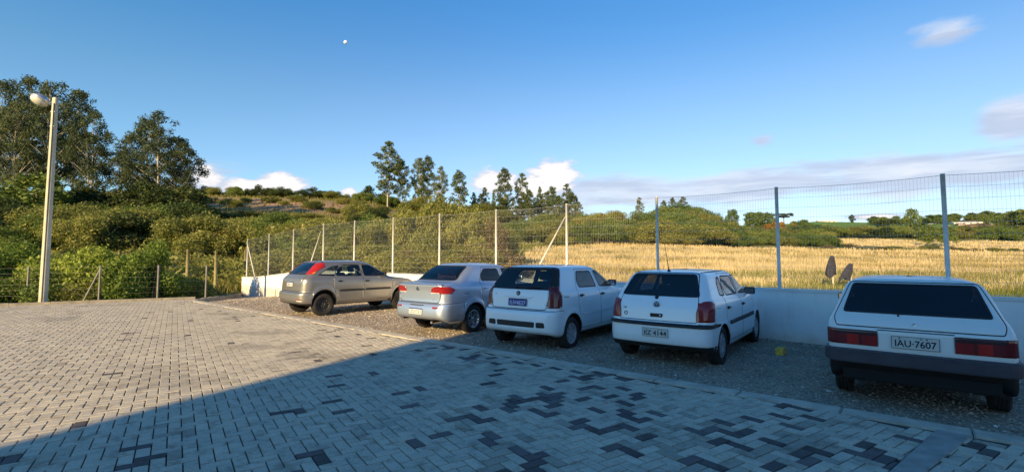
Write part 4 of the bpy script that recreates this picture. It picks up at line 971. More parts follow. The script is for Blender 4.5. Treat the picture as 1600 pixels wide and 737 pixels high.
def cut(bm,lay,poly,view,side,tagid,only=None,zscaled=False,xlim=None,nmin=None):
    poly=hull(poly); P2=[(a,b*(1 if zscaled else ZS)) for a,b in poly]
    amin=min(p[0] for p in P2)-.002;amax=max(p[0] for p in P2)+.002;bmin=min(p[1] for p in P2)-.002;bmax=max(p[1] for p in P2)+.002
    fs=[]
    for f in bm.faces:
        c=f.calc_center_median()
        if view=='side':
            if c.y*side<.2 or f.normal.y*side<(.12 if nmin is None else nmin): continue
            A=[v.co.x for v in f.verts]
        else:
            if f.normal.x>-(.10 if nmin is None else nmin) or (xlim is not None and c.x>xlim): continue
            A=[v.co.y for v in f.verts]
        B=[v.co.z for v in f.verts]
        if max(A)<amin or min(A)>amax or max(B)<bmin or min(B)>bmax: continue
        fs.append(f)
    if not fs: return 0
    geom=set(fs)|{e for f in fs for e in f.edges}|{v for f in fs for v in f.verts}; geom=list(geom); n=len(P2)
    for i in range(n):
        a=P2[i];b=P2[(i+1)%n]; ea=b[0]-a[0];eb=b[1]-a[1]; l=math.hypot(ea,eb)
        if l<1e-6: continue
        if view=='side': co=(a[0],0,a[1]); no=(eb/l,0,-ea/l)
        else: co=(0,a[0],a[1]); no=(0,eb/l,-ea/l)
        r=bmesh.ops.bisect_plane(bm,geom=geom,plane_co=co,plane_no=no,dist=1e-5)
        geom=[g for g in r['geom'] if g.is_valid]
    cnt=0
    for f in geom:
        if not isinstance(f,bmesh.types.BMFace): continue
        c=f.calc_center_median(); q=(c.x if view=='side' else c.y,c.z); ins=True
        for i in range(n):
            a=P2[i];b=P2[(i+1)%n]
            if (b[0]-a[0])*(q[1]-a[1])-(b[1]-a[1])*(q[0]-a[0])<-1e-7: ins=False;break
        if ins and (only is None or f[lay] in only): f[lay]=tagid; cnt+=1
    return cnt
def split(bm,lay,ids,extrude_gap=0.0):
    nb_=bmesh.new(); mp={}
    for f in bm.faces:
        if f[lay] in ids:
            vs=[]
            for v in f.verts:
                if v not in mp: mp[v]=nb_.verts.new(v.co)
                vs.append(mp[v])
            try: g=nb_.faces.new(vs)
            except ValueError: continue
            g.smooth=True; g.material_index=ids[f[lay]]
    bmesh.ops.dissolve_degenerate(nb_,dist=1e-5,edges=nb_.edges)
    return nb_
def solid(o,th,off=-1,moff=0):
    m=o.modifiers.new('thickness','SOLIDIFY'); m.thickness=th; m.offset=off; m.material_offset=moff; m.material_offset_rim=moff; m.use_even_offset=False; return o
def wheel(root,kind,r,x,y,side,steer=0.0):
    w_=.175 if kind!='oldsteel' else .165
    M=Matrix.Translation((x,y,r-steer))@(Matrix.Rotation(R(180),4,'Z') if side<0 else Matrix.Identity(4))   # +Y outward
    M=M@Matrix.Rotation(R(37*x+11*side),4,'Y')
    rr=r*.64 if kind!='oldsteel' else r*.60
    bm=bmesh.new(); prof=[(rr-.01,-w_*.42),(rr+.02,-w_*.5),(r*.93,-w_*.5),(r*.985,-w_*.38)]
    for k in range(4):
        a=-w_*.30+k*w_*.2; prof+=[(r,a-w_*.075),(r,a+w_*.075-.0),(r-.007,a+w_*.08),(r-.007,a+w_*.12)]
    prof=prof[:-2]+[(r*.985,w_*.38),(r*.93,w_*.5),(rr+.03,w_*.52),(rr+.008,w_*.47),(rr-.008,w_*.40)]
    add_lathe(bm,prof,44,M); ty=obj('wheel',bm,M_TYRE,root); tag(ty)
    bm=bmesh.new()
    mr={'steel':M_RIMB,'alloy':M_ALLOY,'cap':M_CAP,'disc':M_CAP,'oldsteel':M_RIMB}[kind]
    if kind in('steel','oldsteel'):
        add_lathe(bm,[(rr,w_*.42),(rr-.012,w_*.44),(rr-.03,w_*.30),(rr*.72,w_*.16),(rr*.66,w_*.22),(rr*.40,w_*.26),(rr*.30,w_*.16),(rr*.14,w_*.17),(rr*.13,w_*.24),(0,w_*.25)],36,M)
        rim=obj('rim',bm,mr,ty)
        bm=bmesh.new()
        for k in range(12):
            a=2*math.pi*k/12; c=M@Vector((rr*.76*math.cos(a),w_*.205,rr*.76*math.sin(a))); add_lathe(bm,[(.017,.0),(.017,.006),(0,.006)],8,Matrix.Translation(c-M.translation)@M if False else M@Matrix.Translation((rr*.74*math.cos(a),w_*.17,rr*.74*math.sin(a))))
        obj('rim_hole',bm,simple('rim_hole_grey',(.16,.15,.14),.7),rim)
        bm=bmesh.new()
        for k in range(4): a=2*math.pi*k/4; add_lathe(bm,[(.010,.0),(.010,.02),(0,.022)],6,M@Matrix.Translation((rr*.24*math.cos(a),w_*.15,rr*.24*math.sin(a))))
        obj('wheel_nut',bm,M_CHR,rim)
    elif kind=='alloy' or kind=='cap':
        add_lathe(bm,[(rr,w_*.42),(rr-.014,w_*.46),(rr-.026,w_*.38),(rr-.030,-w_*.2),(0,-w_*.2)],40,M)
        rim=obj('rim',bm,[mr],ty); 
        ns_=5 if kind=='alloy' else 8; bm=bmesh.new()
        for k in range(ns_):
            for s_ in ((-1,1) if kind=='alloy' else (0,)):
                a=2*math.pi*k/ns_; wid=.030 if kind=='alloy' else .052; da=s_*.16
                p0=Vector((rr*.16*math.cos(a+da*1.5),0,rr*.16*math.sin(a+da*1.5))); p1=Vector(((rr-.012)*math.cos(a+da*1.6),0,(rr-.012)*math.sin(a+da*1.6)))
                d=(p1-p0); nrm=Vector((-d.z,0,d.x)).normalized(); w0=wid*.45; w1=wid*.62
                vs=[(p0-nrm*w0,.26),(p0+nrm*w0,.26),(p1+nrm*w1,.40),(p1-nrm*w1,.40)]
                top=[bm.verts.new(M@Vector((v.x,w_*h_,v.z))) for v,h_ in vs]; bot=[bm.verts.new(M@Vector((v.x*1.0,w_*(h_-.18),v.z))) for v,h_ in vs]
                bm.faces.new(top); 
                for i in range(4): bm.faces.new((top[i],bot[i],bot[(i+1)%4],top[(i+1)%4]))
        add_lathe(bm,[(rr*.22,w_*.16),(rr*.21,w_*.30),(rr*.12,w_*.34),(0,w_*.34)],20,M)
        bmesh.ops.recalc_face_normals(bm,faces=bm.faces)
        obj('rim_spoke',bm,mr,rim)
        bm=bmesh.new(); add_lathe(bm,[(rr-.032,w_*.02),(0,w_*.02)],24,M); obj('brake_disc',bm,M_BLK,rim)
    else:
        add_lathe(bm,[(rr,w_*.42),(rr-.014,w_*.47),(rr-.035,w_*.40),(rr*.72,w_*.44),(rr*.35,w_*.46),(rr*.30,w_*.40),(0,w_*.43)],40,M); rim=obj('rim',bm,mr,ty)
        bm=bmesh.new()
        for k in range(10):
            a=2*math.pi*k/10; add_box(bm,(0,0,0),(.03,.012,.012)); 
            bmesh.ops.transform(bm,matrix=M@Matrix.Translation((rr*.80*math.cos(a),w_*.415,rr*.80*math.sin(a)))@Matrix.Rotation(-a,4,'Y'),verts=bm.verts[-8:])
        obj('rim_slot',bm,M_GAP_SHADE,rim)
    return ty
SEATS={}
def interior(root,xf_,xr_,wd,zb,dash_x):
    for sy in (1,-1):
        for nm,x in (('seat',xf_),):
            bm=bmesh.new(); add_box(bm,(x-.02,sy*wd,zb+.22),(.50,.48,.16),bevel=.05); add_box(bm,(x-.36,sy*wd,zb+.52),(.14,.46,.60),Matrix.Rotation(R(-16),3,'Y'),bevel=.06); st=obj('seat',bm,M_SEAT,root,True,50)
            bm=bmesh.new(); add_box(bm,(x-.475,sy*wd,zb+.93),(.10,.27,.19),Matrix.Rotation(R(-10),3,'Y'),bevel=.045); add_tube(bm,[(x-.45,sy*wd-.05,zb+.76),(x-.47,sy*wd-.05,zb+.9)],.008,6); add_tube(bm,[(x-.45,sy*wd+.05,zb+.76),(x-.47,sy*wd+.05,zb+.9)],.008,6); obj('headrest',bm,M_SEAT,st,True,50)
    bm=bmesh.new(); add_box(bm,(xr_,0,zb+.22),(.50,wd*3.3,.16),bevel=.05); add_box(bm,(xr_-.30,0,zb+.46),(.13,wd*3.3,.50),Matrix.Rotation(R(-18),3,'Y'),bevel=.05); obj('seat',bm,M_SEAT,root,True,50)
    bm=bmesh.new(); add_box(bm,(dash_x,0,zb+.50),(.40,wd*3.7,.26),bevel=.07); obj('dashboard',bm,M_INT,root,True,50)
    bm=bmesh.new(); Mx=Matrix.Translation((dash_x-.30,wd,zb+.62))@Matrix.Rotation(R(68),4,'Y')
    r=bmesh.ops.create_circle(bm,segments=24,radius=.185); 
    vs=[v.co.copy() for v in bm.verts]; bm.clear(); add_tube(bm,[Mx@v for v in vs+[vs[0]]],.016,6); add_tube(bm,[Mx@Vector((-.18,0,0)),Mx@Vector((.18,0,0))],.016,6); obj('steering_wheel',bm,M_INT,root)
def mirror_part(root,x,y,z,side,mat_,sz=(.10,.17,.125),backlit=True):
    bm=bmesh.new(); add_box(bm,(x,side*(y+.10),z),sz,Matrix.Rotation(R(-8*side),3,'Z'),bevel=.035); add_box(bm,(x+.02,side*(y-.0),z-.03),(.06,.10,.05),bevel=.015)
    o=obj('mirror',bm,mat_,root,True,45); mg=simple('mirror_glass',(.82,.86,.9),.03,metal=1.0,var=.01)
    bm=bmesh.new(); add_box(bm,(x-sz[0]/2-.002,side*(y+.10),z),(.004,sz[1]*.84,sz[2]*.76),Matrix.Rotation(R(-8*side),3,'Z')); obj('mirror_glass',bm,mg,o)
def plate(root,x,z,txt,style,tilt=0.0,yc=0.0):
    base={'old':M_PG,'mercosul':M_PW,'blue':M_PB}[style]; M=Matrix.Translation((x,yc,z))@Matrix.Rotation(R(tilt),4,'Y')
    bm=bmesh.new(); add_box(bm,(0,0,0),(.006,.40,.13),bevel=.0025); bmesh.ops.transform(bm,matrix=M,verts=bm.verts); pl_=obj('licence_plate',bm,base,root)
    Mt=M@Matrix.Translation((-.0036,0,0))@Matrix.Rotation(R(-90),4,'Z')@Matrix.Rotation(R(90),4,'X')
    ink=M_INK if style!='blue' else M_PLB; zt=-.012 if style=='old' else -.014
    sp=txt
    me=text_mesh(sp,.098,.0008); bb=[v.co for v in me.vertices]; wdt=max(v.x for v in bb)-min(v.x for v in bb); fx_=.345/wdt
    me.transform(Mt@Matrix.Translation((0,zt,0))@Matrix.Diagonal((fx_,1.0,1,1))); obj('plate_lettering',me,ink,pl_)
    if style=='mercosul':
        bm=bmesh.new(); add_box(bm,(-.0036,0,.0515),(.003,.392,.024)); bmesh.ops.transform(bm,matrix=M,verts=bm.verts); obj('plate_band',bm,M_PB,pl_)
    bm=bmesh.new()
    for (yy,zz,sy_,sz_) in ((0,.0625,.40,.004),(0,-.0625,.40,.004),(.198,0,.004,.129),(-.198,0,.004,.129)): add_box(bm,(-.0034,yy,zz),(.003,sy_,sz_))
    bmesh.ops.transform(bm,matrix=M,verts=bm.verts); obj('plate_border',bm,ink if style!='blue' else M_INK,pl_)
    if style=='old':
        bm=bmesh.new()
        for yy in (.13,-.05,-.10): add_lathe(bm,[(.007,0),(.007,.004),(0,.004)],8,M@Matrix.Translation((-.003,yy,.048))@Matrix.Rotation(R(90),4,'Z'))
        obj('plate_bolt',bm,M_INK,pl_)
def car(cfg):
    """cfg drives one car ; local frame x forward from the rear, y left, z up"""
    h=R(cfg['head']); root=empty(cfg['name'],(cfg['pos'][0],cfg['pos'][1],cfg.get('z',GZ)),R(90)-h); tag(root,cfg['label'],'car')
    r=cfg['r']; xa,xb=cfg['ax']; hw=cfg['hw']; ar=cfg.get('arch',r+.045)
    arches=[(xa,r/ZS,ar),(xb,r/ZS,ar)]
    bm=shell(cfg['keys'],cfg.get('bow',.05),cfg.get('taper',(.05,.07)),arches,cfg.get('flare',.012))
    lay=bm.faces.layers.int.new('tag'); ids={}; groups={}; nid=[1]
    def newid(part,mat_,**kw):
        i=nid[0]; nid[0]+=1; groups.setdefault(part,[]).append((i,mat_,kw)); return i
    mb=cfg['paint']; bmat=cfg.get('bumper_mat',mb)
    # bumper division by height
    zb,xbm=cfg['bumper_z'],xa-ar*.9
    ib=newid('bumper',bmat); ig=newid('_gap',M_GAP_SHADE)
    for zc in (zb*ZS,(zb+.008)*ZS):
        fs=[f for f in bm.faces if min(v.co.x for v in f.verts)<xbm and abs(f.calc_center_median().z-zc)<.08]
        bmesh.ops.bisect_plane(bm,geom=list(set(fs)|{e for f in fs for e in f.edges}|{v for f in fs for v in f.verts}),plane_co=(0,0,zc),plane_no=(0,0,1))
    for f in bm.faces:
        c=f.calc_center_median()
        if c.x<xbm:
            if c.z<zb*ZS: f[lay]=ib
            elif c.z<(zb+.008)*ZS: f[lay]=ig
    # generic cuts
    def do(poly,view,tagid,sides=(1,-1),**kw):
        if view=='rear':
            if kw.pop('both',False): cut(bm,lay,poly,'rear',0,tagid,**kw); cut(bm,lay,mirror(poly),'rear',0,tagid,**kw)
            else: cut(bm,lay,poly,'rear',0,tagid,**kw)
        else:
            for s in sides: cut(bm,lay,poly,'side',s,tagid,**kw)
    gates={}
    if 'gate' in cfg:
        ip=newid('tailgate',cfg.get('gate_mat',mb)); gp=cfg['gate']; do(gp,'rear',ig,xlim=cfg.get('gate_xlim',1.2)); do(inset(gp,.0095),'rear',ip,xlim=cfg.get('gate_xlim',1.2))
    for nm,poly in cfg.get('doors',[]):
        for s in (1,-1):
            i_=newid('%s|%d'%(nm,s),mb); cut(bm,lay,poly,'side',s,ig); cut(bm,lay,inset(poly,.008),'side',s,i_)
    for (poly,mt,rn) in cfg.get('sidewin',[]):
        p=rnd(poly,rn)
        for s in (1,-1):
            it=newid('window_trim|%d'%s,M_RUB); iw=newid('side_window|%d|%d'%(s,nid[0]),mt); cut(bm,lay,p,'side',s,it); cut(bm,lay,inset(p,.016),'side',s,iw)
    for e in cfg.get('rearcuts',[]):   # (part, mat, poly, opts)
        part,mt,poly,op=e; op=dict(op)
        i_=newid(part,mt)
        if op.pop('sym',False):
            i2=newid(part+'|m',mt); do(poly,'rear',i_,**op); do(mirror(poly),'rear',i2,**op)
        else: do(poly,'rear',i_,**op)
    for e in cfg.get('sidecuts',[]):
        part,mt,poly,op=e; op=dict(op); sides=op.pop('sides',(1,-1))
        for s in sides:
            suff='' if part.startswith('_') else ('' if s>0 else '|m')
            nm=part+suff; i_=newid(nm,mt); cut(bm,lay,poly,'side',s,i_,**op)
    # arches
    for (ax,az,rad_) in arches:
        poly=[(ax+rad_*math.cos(2*math.pi*k/30),r+rad_*math.sin(2*math.pi*k/30)) for k in range(30)]
        for s in (1,-1): cut(bm,lay,poly,'side',s,999,zscaled=True)
    bmesh.ops.delete(bm,geom=[f for f in bm.faces if f[lay]==999 or (f[lay]==0 and f.normal.z<-.97 and f.calc_center_median().z<.35)],context='FACES')
    bm.normal_update(); bvh=BVHTree.FromBMesh(bm)
    def rx(y,z,d=0):
        hit=bvh.ray_cast(Vector((-1,y,z)),Vector((1,0,0)))[0]; return (hit.x if hit else 0)+d
    def sy(x,z,s,d=0):
        hit=bvh.ray_cast(Vector((x,s*2,z)),Vector((0,-s,0)))[0]; return (hit.y if hit else s*hw)+s*d
    body_ids={0:0}; 
    mats=[mb,M_INT,M_GAP_SHADE,M_RUB]
    gapids={i:2 for (i,_,_) in groups.pop('_gap')}
    body=obj('body',split(bm,lay,{0:0}),[mb,M_INT],root,True,38); solid(body,.022,-1,1)
    gp=obj('panel_seam',split(bm,lay,{i:0 for i in gapids}),[M_GAP_SHADE,M_INT],body,True); 
    made={'body':body}
    for part,lst in groups.items():
        base=part.split('|')[0]; ml=[];idm={}
        for (i,mt,kw) in lst:
            if mt not in ml: ml.append(mt)
            idm[i]=ml.index(mt)
        b2=split(bm,lay,idm)
        if not b2.faces: b2.free(); continue
        if base=='lower_valance':    # keep the one visible strip
            left=set(b2.faces); isl=[]
            while left:
                st=[left.pop()]; cur=set(st)
                while st:
                    for e in st.pop().edges:
                        for g in e.link_faces:
                            if g in left: left.discard(g); cur.add(g); st.append(g)
                isl.append(cur)
            isl.sort(key=len); bmesh.ops.delete(b2,geom=[f for c in isl[:-1] for f in c],context='FACES')
        isg=base in('side_window','rear_window'); par=root
        if not isg and base in('door','bumper','tailgate'):
            o=obj(base,b2,[ml[0],M_INT],root,True,38); solid(o,.022,-1,1)
        elif isg:
            o=obj('window',b2,ml,root,True)
        else:
            th={'taillight':.010,'bump_strip':.016,'side_moulding':.016,'bumper_strip':.018,'window_trim':.004,'reflector':.004,'grille':.003,'fuel_flap':.003,'pillar_trim':.003}.get(base,.004)
            o=obj(base,b2,ml,body if base in('window_trim','pillar_trim','reflector','grille') else root,True); solid(o,th,1,0)
            if base=='taillight': o.modifiers['thickness'].offset=.6
        made[part]=o
    bm.free()
    # underbody, wells, rails
    bm=bmesh.new(); add_box(bm,((xa+xb)/2,0,.27),(xb-xa-2*ar,hw*1.86,.10)); add_box(bm,((xb+xa)/2,0,.30),(cfg['L']-.5,hw*1.1,.12)); add_box(bm,(xa-ar-.12,0,.33),(max(.1,xa-ar-.22),hw*1.5,.14)); obj('underbody',bm,M_BLK,root)
    for (ax,az,rad_) in arches:
        for s in (1,-1):
            bm=bmesh.new(); n=16; R_=rad_+.006; ringo=[];ringi=[]
            for k in range(n+1):
                a=math.pi*(k/n)*1.16-.25; x_=ax+R_*math.cos(a); z_=r+R_*math.sin(a); ringo.append(bm.verts.new((x_,s*(hw-.045),z_))); ringi.append(bm.verts.new((x_,s*(hw-.34),z_)))
            for k in range(n): bm.faces.new((ringo[k],ringo[k+1],ringi[k+1],ringi[k])).smooth=True
            bm.faces.new(ringi)
            o=obj('wheel_well',bm,M_BLK,root)
    for (ax,kind) in ((xa,cfg['wheel']),(xb,cfg['wheel'])):
        for s in (1,-1): wheel(root,kind,r+cfg.get('wr',.0),ax,s*(hw-.115),s,cfg.get('wd',0))
    interior(root,cfg['seatx'],cfg['benchx'],hw*.44,.30,cfg['dashx'])
    # handles
    hm=cfg.get('handle_mat',M_BLK)
    for (x_,z_) in cfg.get('handles',[]):
        for s in (1,-1):
            y=sy(x_,z_*ZS,s); bm=bmesh.new(); add_box(bm,(x_,y+s*.018,z_*ZS),(.15,.022,.026),bevel=.009); add_box(bm,(x_-.055,y+s*.006,z_*ZS),(.02,.03,.02)); add_box(bm,(x_+.055,y+s*.006,z_*ZS),(.02,.03,.02)); add_box(bm,(x_+.01,y+s*.001,z_*ZS-.004),(.11,.006,.05),bevel=.002); obj('door_handle',bm,hm,root,True,40)
    for (x_,z_) in [cfg['mirror']]:
        for s in cfg.get('mirror_sides',(1,-1)): mirror_part(root,x_,abs(sy(x_,z_*ZS,s))-.01,z_*ZS,s,cfg.get('mirror_mat',M_BLK),cfg.get('mirror_size',(.10,.18,.125)))
    pz_=cfg['plate']; px_=rx(0,pz_[0]*ZS)
    x1=rx(.0,(pz_[0]-.05)*ZS);x2=rx(.0,(pz_[0]+.05)*ZS); plate(root,min(px_,x1,x2)-.008,pz_[0]*ZS,pz_[1],pz_[2],math.degrees(math.atan2(x2-x1,.1*ZS))*.9)
    return root,body,rx,sy,made
def disc(root,name,x,y,z,rad,mat_,th=.01,tilt=0,n=24):
    bm=bmesh.new(); add_lathe(bm,[(rad,0),(rad*.96,th),(0,th)],n,Matrix.Translation((x,y,z))@Matrix.Rotation(R(90),4,'Z')@Matrix.Rotation(R(tilt),4,'X')); return obj(name,bm,mat_,root)
def wiper(root,rx,y0,z0,y1,z1):
    bm=bmesh.new(); a=Vector((rx(y0,z0*ZS)-.02,y0,z0*ZS)); b=Vector((rx(y1,z1*ZS)-.02,y1,z1*ZS)); add_tube(bm,[a,a.lerp(b,.5)+Vector((-.012,0,0)),b],[.009,.006,.006],6); add_lathe(bm,[(.022,0),(.02,.03),(0,.035)],12,Matrix.Translation((a.x+.012,a.y,a.z))@Matrix.Rotation(R(90),4,'Z'))
    d=(b-a).normalized(); c=b; add_tube(bm,[c-d*.16+Vector((.008,0,0)),c+d*.16+Vector((.008,0,0))],.007,4); obj('wiper',bm,M_BLK,root)
def strokes(root,name,x,yc,zc,lines,rad,mat_,sc):
    bm=bmesh.new()
    for ln in lines: add_tube(bm,[(x,yc+p[0]*sc,zc+p[1]*sc) for p in ln],rad,5)
    return obj(name,bm,mat_,root)
GX=1.2
# ---------------- white hatchback with round red corner lamps (fourth) ----
k4=[(.16,.25,3.75,.21,.73,.20,.20,.14,.2),(.06,.285,3.86,.25,.79,.24,.23,.17,.25),(.015,.34,3.91,.33,.812,.30,.29,.19,.28),(.0,.44,3.93,.42,.822,.42,.40,.20,.30),(.0,.585,3.92,.54,.822,.58,.55,.20,.3),(.012,.612,3.91,.57,.82,.61,.58,.20,.3),(.05,.628,3.89,.60,.816,.63,.60,.20,.3),(.058,.70,3.86,.66,.818,.70,.66,.20,.3),(.075,.82,3.80,.72,.815,.81,.74,.21,.3),(.12,.915,3.66,.79,.795,.90,.83,.21,.3),(.14,.945,3.3,.86,.775,.935,.875,.20,.3),(.155,.965,2.86,.925,.762,.955,.905,.19,.25),(.30,1.14,2.52,1.11,.682,1.13,1.10,.18,.22),(.455,1.30,2.22,1.28,.60,1.28,1.27,.17,.2),(.51,1.322,2.12,1.315,.565,1.305,1.305,.16,.2),(.62,1.338,1.98,1.335,.49,1.328,1.33,.15,.2),(.9,1.35,1.75,1.35,.27,1.345,1.345,.1,.12),(1.15,1.354,1.5,1.354,.03,1.35,1.35,.01,.01)]
r4,b4,rx4,sy4,md4=car(dict(name='parked_car',label='white hatchback with round cornered red lamps and a dark bumper strip, fourth from left',head=37.1,pos=(2.162,7.537),L=3.93,hw=.82,r=.288,ax=(.70,3.165),keys=k4,paint=M_W2,bumper_z=.612,wheel='disc',taper=(.045,.10),
 gate=rnd([(-.60,.635),(.60,.635),(.62,.90),(.53,1.318),(-.53,1.318),(-.62,.90)],[.03,.03,.2,.06,.06,.2]),
 doors=[('door',[(.99,.50),(1.06,.30),(1.92,.30),(1.92,.93),(1.89,1.29),(1.20,1.30),(.93,.96),(.93,.72)]),('door',[(1.93,.30),(2.82,.30),(2.84,.88),(2.74,.94),(2.18,1.29),(1.90,1.30),(1.93,.93)])],
 sidewin=[([(1.14,.965),(1.87,.955),(1.85,1.25),(1.30,1.262),(1.12,1.12)],G_CLR,.05),([(1.96,.955),(2.68,.93),(2.62,1.0),(2.22,1.25),(1.935,1.262)],G_CLR,.05),([(.80,.985),(1.06,.970),(1.045,1.12),(1.16,1.25),(1.06,1.25),(.90,1.16)],G_TNT,.03)],
 rearcuts=[('window_trim',M_RUB,rnd([(-.615,.985),(.615,.985),(.50,1.30),(-.50,1.30)],.05),{}),('rear_window',G_BLK,rnd([(-.59,1.00),(.59,1.00),(.482,1.283),(-.482,1.283)],.05),{}),
  ('taillight',L_RED,rnd([(.585,.655),(.86,.655),(.86,.885),(.78,.93),(.64,.935),(.585,.80)],[.02,.01,.03,.05,.09,.05]),dict(sym=True)),
  ('bumper_strip',M_BLK,[(-.9,.572),(.9,.572),(.9,.612),(-.9,.612)],{}),('lower_valance',M_BLK,[(-.9,.20),(.9,.20),(.9,.315),(-.9,.315)],{})],
 sidecuts=[('taillight',L_RED,rnd([(-.05,.655),(.235,.655),(.25,.82),(.20,.90),(.05,.94),(-.05,.94)],[.01,.03,.05,.06,.03,.01]),dict(nmin=.12)),('bumper_strip',M_BLK,[(0,.572),(.36,.572),(.36,.612),(0,.612)],{}),
  ('side_moulding',M_BLK,rnd([(1.09,.545),(2.80,.545),(2.80,.60),(1.09,.60)],.02),{}),('fuel_flap',M_RUB,rnd([(.46,.815),(.60,.815),(.60,.822),(.46,.822)],.001),dict(sides=(-1,)))],
 handles=[(1.03,.80),(1.99,.79)],mirror=(2.56,.97),plate=(.475,'IIZ 4144','old'),seatx=2.15,benchx=1.35,dashx=2.75,mirror_size=(.11,.19,.13)))
M_BDG=simple('badge_silver',(.72,.74,.78),.3,metal=.25); disc(r4,'badge',rx4(0,.865*ZS)+.001,0,.865*ZS,.058,M_BDG,.012); z=.865*ZS; x=rx4(0,z)-.016
disc(r4,'badge_field',rx4(0,z)-.0118,0,z,.047,simple('badge_dark',(.05,.07,.12),.3),.002)
strokes(r4,'badge_letters',x,0,z,[[(-.55,.78),(0,.12),(.55,.78)][::1],[(-.92,.30),(-.42,-.82),(0,-.10),(.42,-.82),(.92,.30)]],.0065,M_BDG,.047)
bm=box((rx4(0,.715*ZS)-.002,0,.715*ZS),(.012,.19,.055),bevel=.012); obj('gate_handle',bm,M_BLK,r4); disc(r4,'lock',rx4(-.055,.715*ZS)-.006,-.06,.715*ZS,.014,M_CHR,.006)
wiper(r4,rx4,.04,.975,.0,.94) if False else None
bm=bmesh.new(); zz=.965*ZS; xx=rx4(0,zz); add_lathe(bm,[(.03,0),(.026,.03),(0,.04)],12,Matrix.Translation((xx+.01,.02,zz))@Matrix.Rotation(R(90),4,'Z')); obj('wiper_base',bm,M_BLK,r4)
bm=bmesh.new(); za=1.328*ZS; add_tube(bm,[(.60,-.02,za),(.56,-.02,za+.10),(.42,-.02,za+.45)],[.012,.006,.0025],6); add_lathe(bm,[(.03,0),(.022,.03),(0,.04)],12,Matrix.Translation((.60,-.02,za-.0))@Matrix.Rotation(R(90),4,'X')); obj('antenna',bm,M_BLK,r4)
for s in (1,-1):
    bm=bmesh.new(); pts=[]
    for t in range(12): xx=.62+1.45*t/11; pts.append((xx,s*(.525-.01*abs(t-6)/6),0))
    pts=[(x_,y_,(1.318+.010*math.sin(math.pi*i/11))*ZS) for i,(x_,y_,_) in enumerate(pts)]; add_tube(bm,pts,.009,4); obj('roof_gutter',bm,M_BLK,r4)
    for (a,b) in ((1.16,1.88),(1.92,2.42)):   # rain deflectors
        pass
# stickers on the left of the gate
txm=text_mesh('1.0',.045,.0006); xx=rx4(.50,.80*ZS); txm.transform(Matrix.Translation((xx-.004,.52,.80*ZS))@Matrix.Rotation(R(-90),4,'Z')@Matrix.Rotation(R(90),4,'X')); obj('gate_lettering',txm,M_BUMP,r4)
bm=bmesh.new(); add_lathe(bm,[(.030,0),(.030,.004),(.020,.004),(.020,0)],16,Matrix.Translation((rx4(.5,.72*ZS)-.001,.50,.72*ZS))@Matrix.Rotation(R(90),4,'Z')); obj('gate_emblem',bm,M_BUMP,r4)
# ---------------- white hatchback with tall dark lamps (third) ------------
k3=[(.15,.245,3.68,.21,.73,.21,.20,.15,.2),(.05,.275,3.78,.25,.79,.25,.23,.18,.25),(.01,.33,3.82,.33,.81,.31,.29,.20,.28),(.0,.45,3.83,.42,.818,.43,.40,.21,.30),(.005,.58,3.82,.54,.818,.57,.55,.21,.3),(.03,.635,3.80,.59,.817,.63,.60,.21,.3),(.085,.665,3.78,.62,.816,.66,.63,.20,.3),(.10,.72,3.76,.66,.817,.72,.67,.19,.3),(.115,.86,3.68,.74,.812,.85,.77,.19,.3),(.13,.95,3.5,.82,.795,.94,.86,.18,.3),(.145,.985,3.2,.88,.778,.975,.90,.17,.3),(.16,1.01,2.78,.945,.765,.995,.935,.17,.25),(.28,1.17,2.46,1.13,.695,1.15,1.12,.16,.22),(.41,1.315,2.16,1.29,.625,1.30,1.28,.15,.2),(.46,1.355,2.06,1.34,.59,1.34,1.335,.14,.2),(.56,1.385,1.92,1.375,.52,1.372,1.37,.14,.2),(.85,1.402,1.65,1.397,.30,1.395,1.393,.1,.12),(1.1,1.408,1.4,1.405,.03,1.402,1.40,.01,.01)]
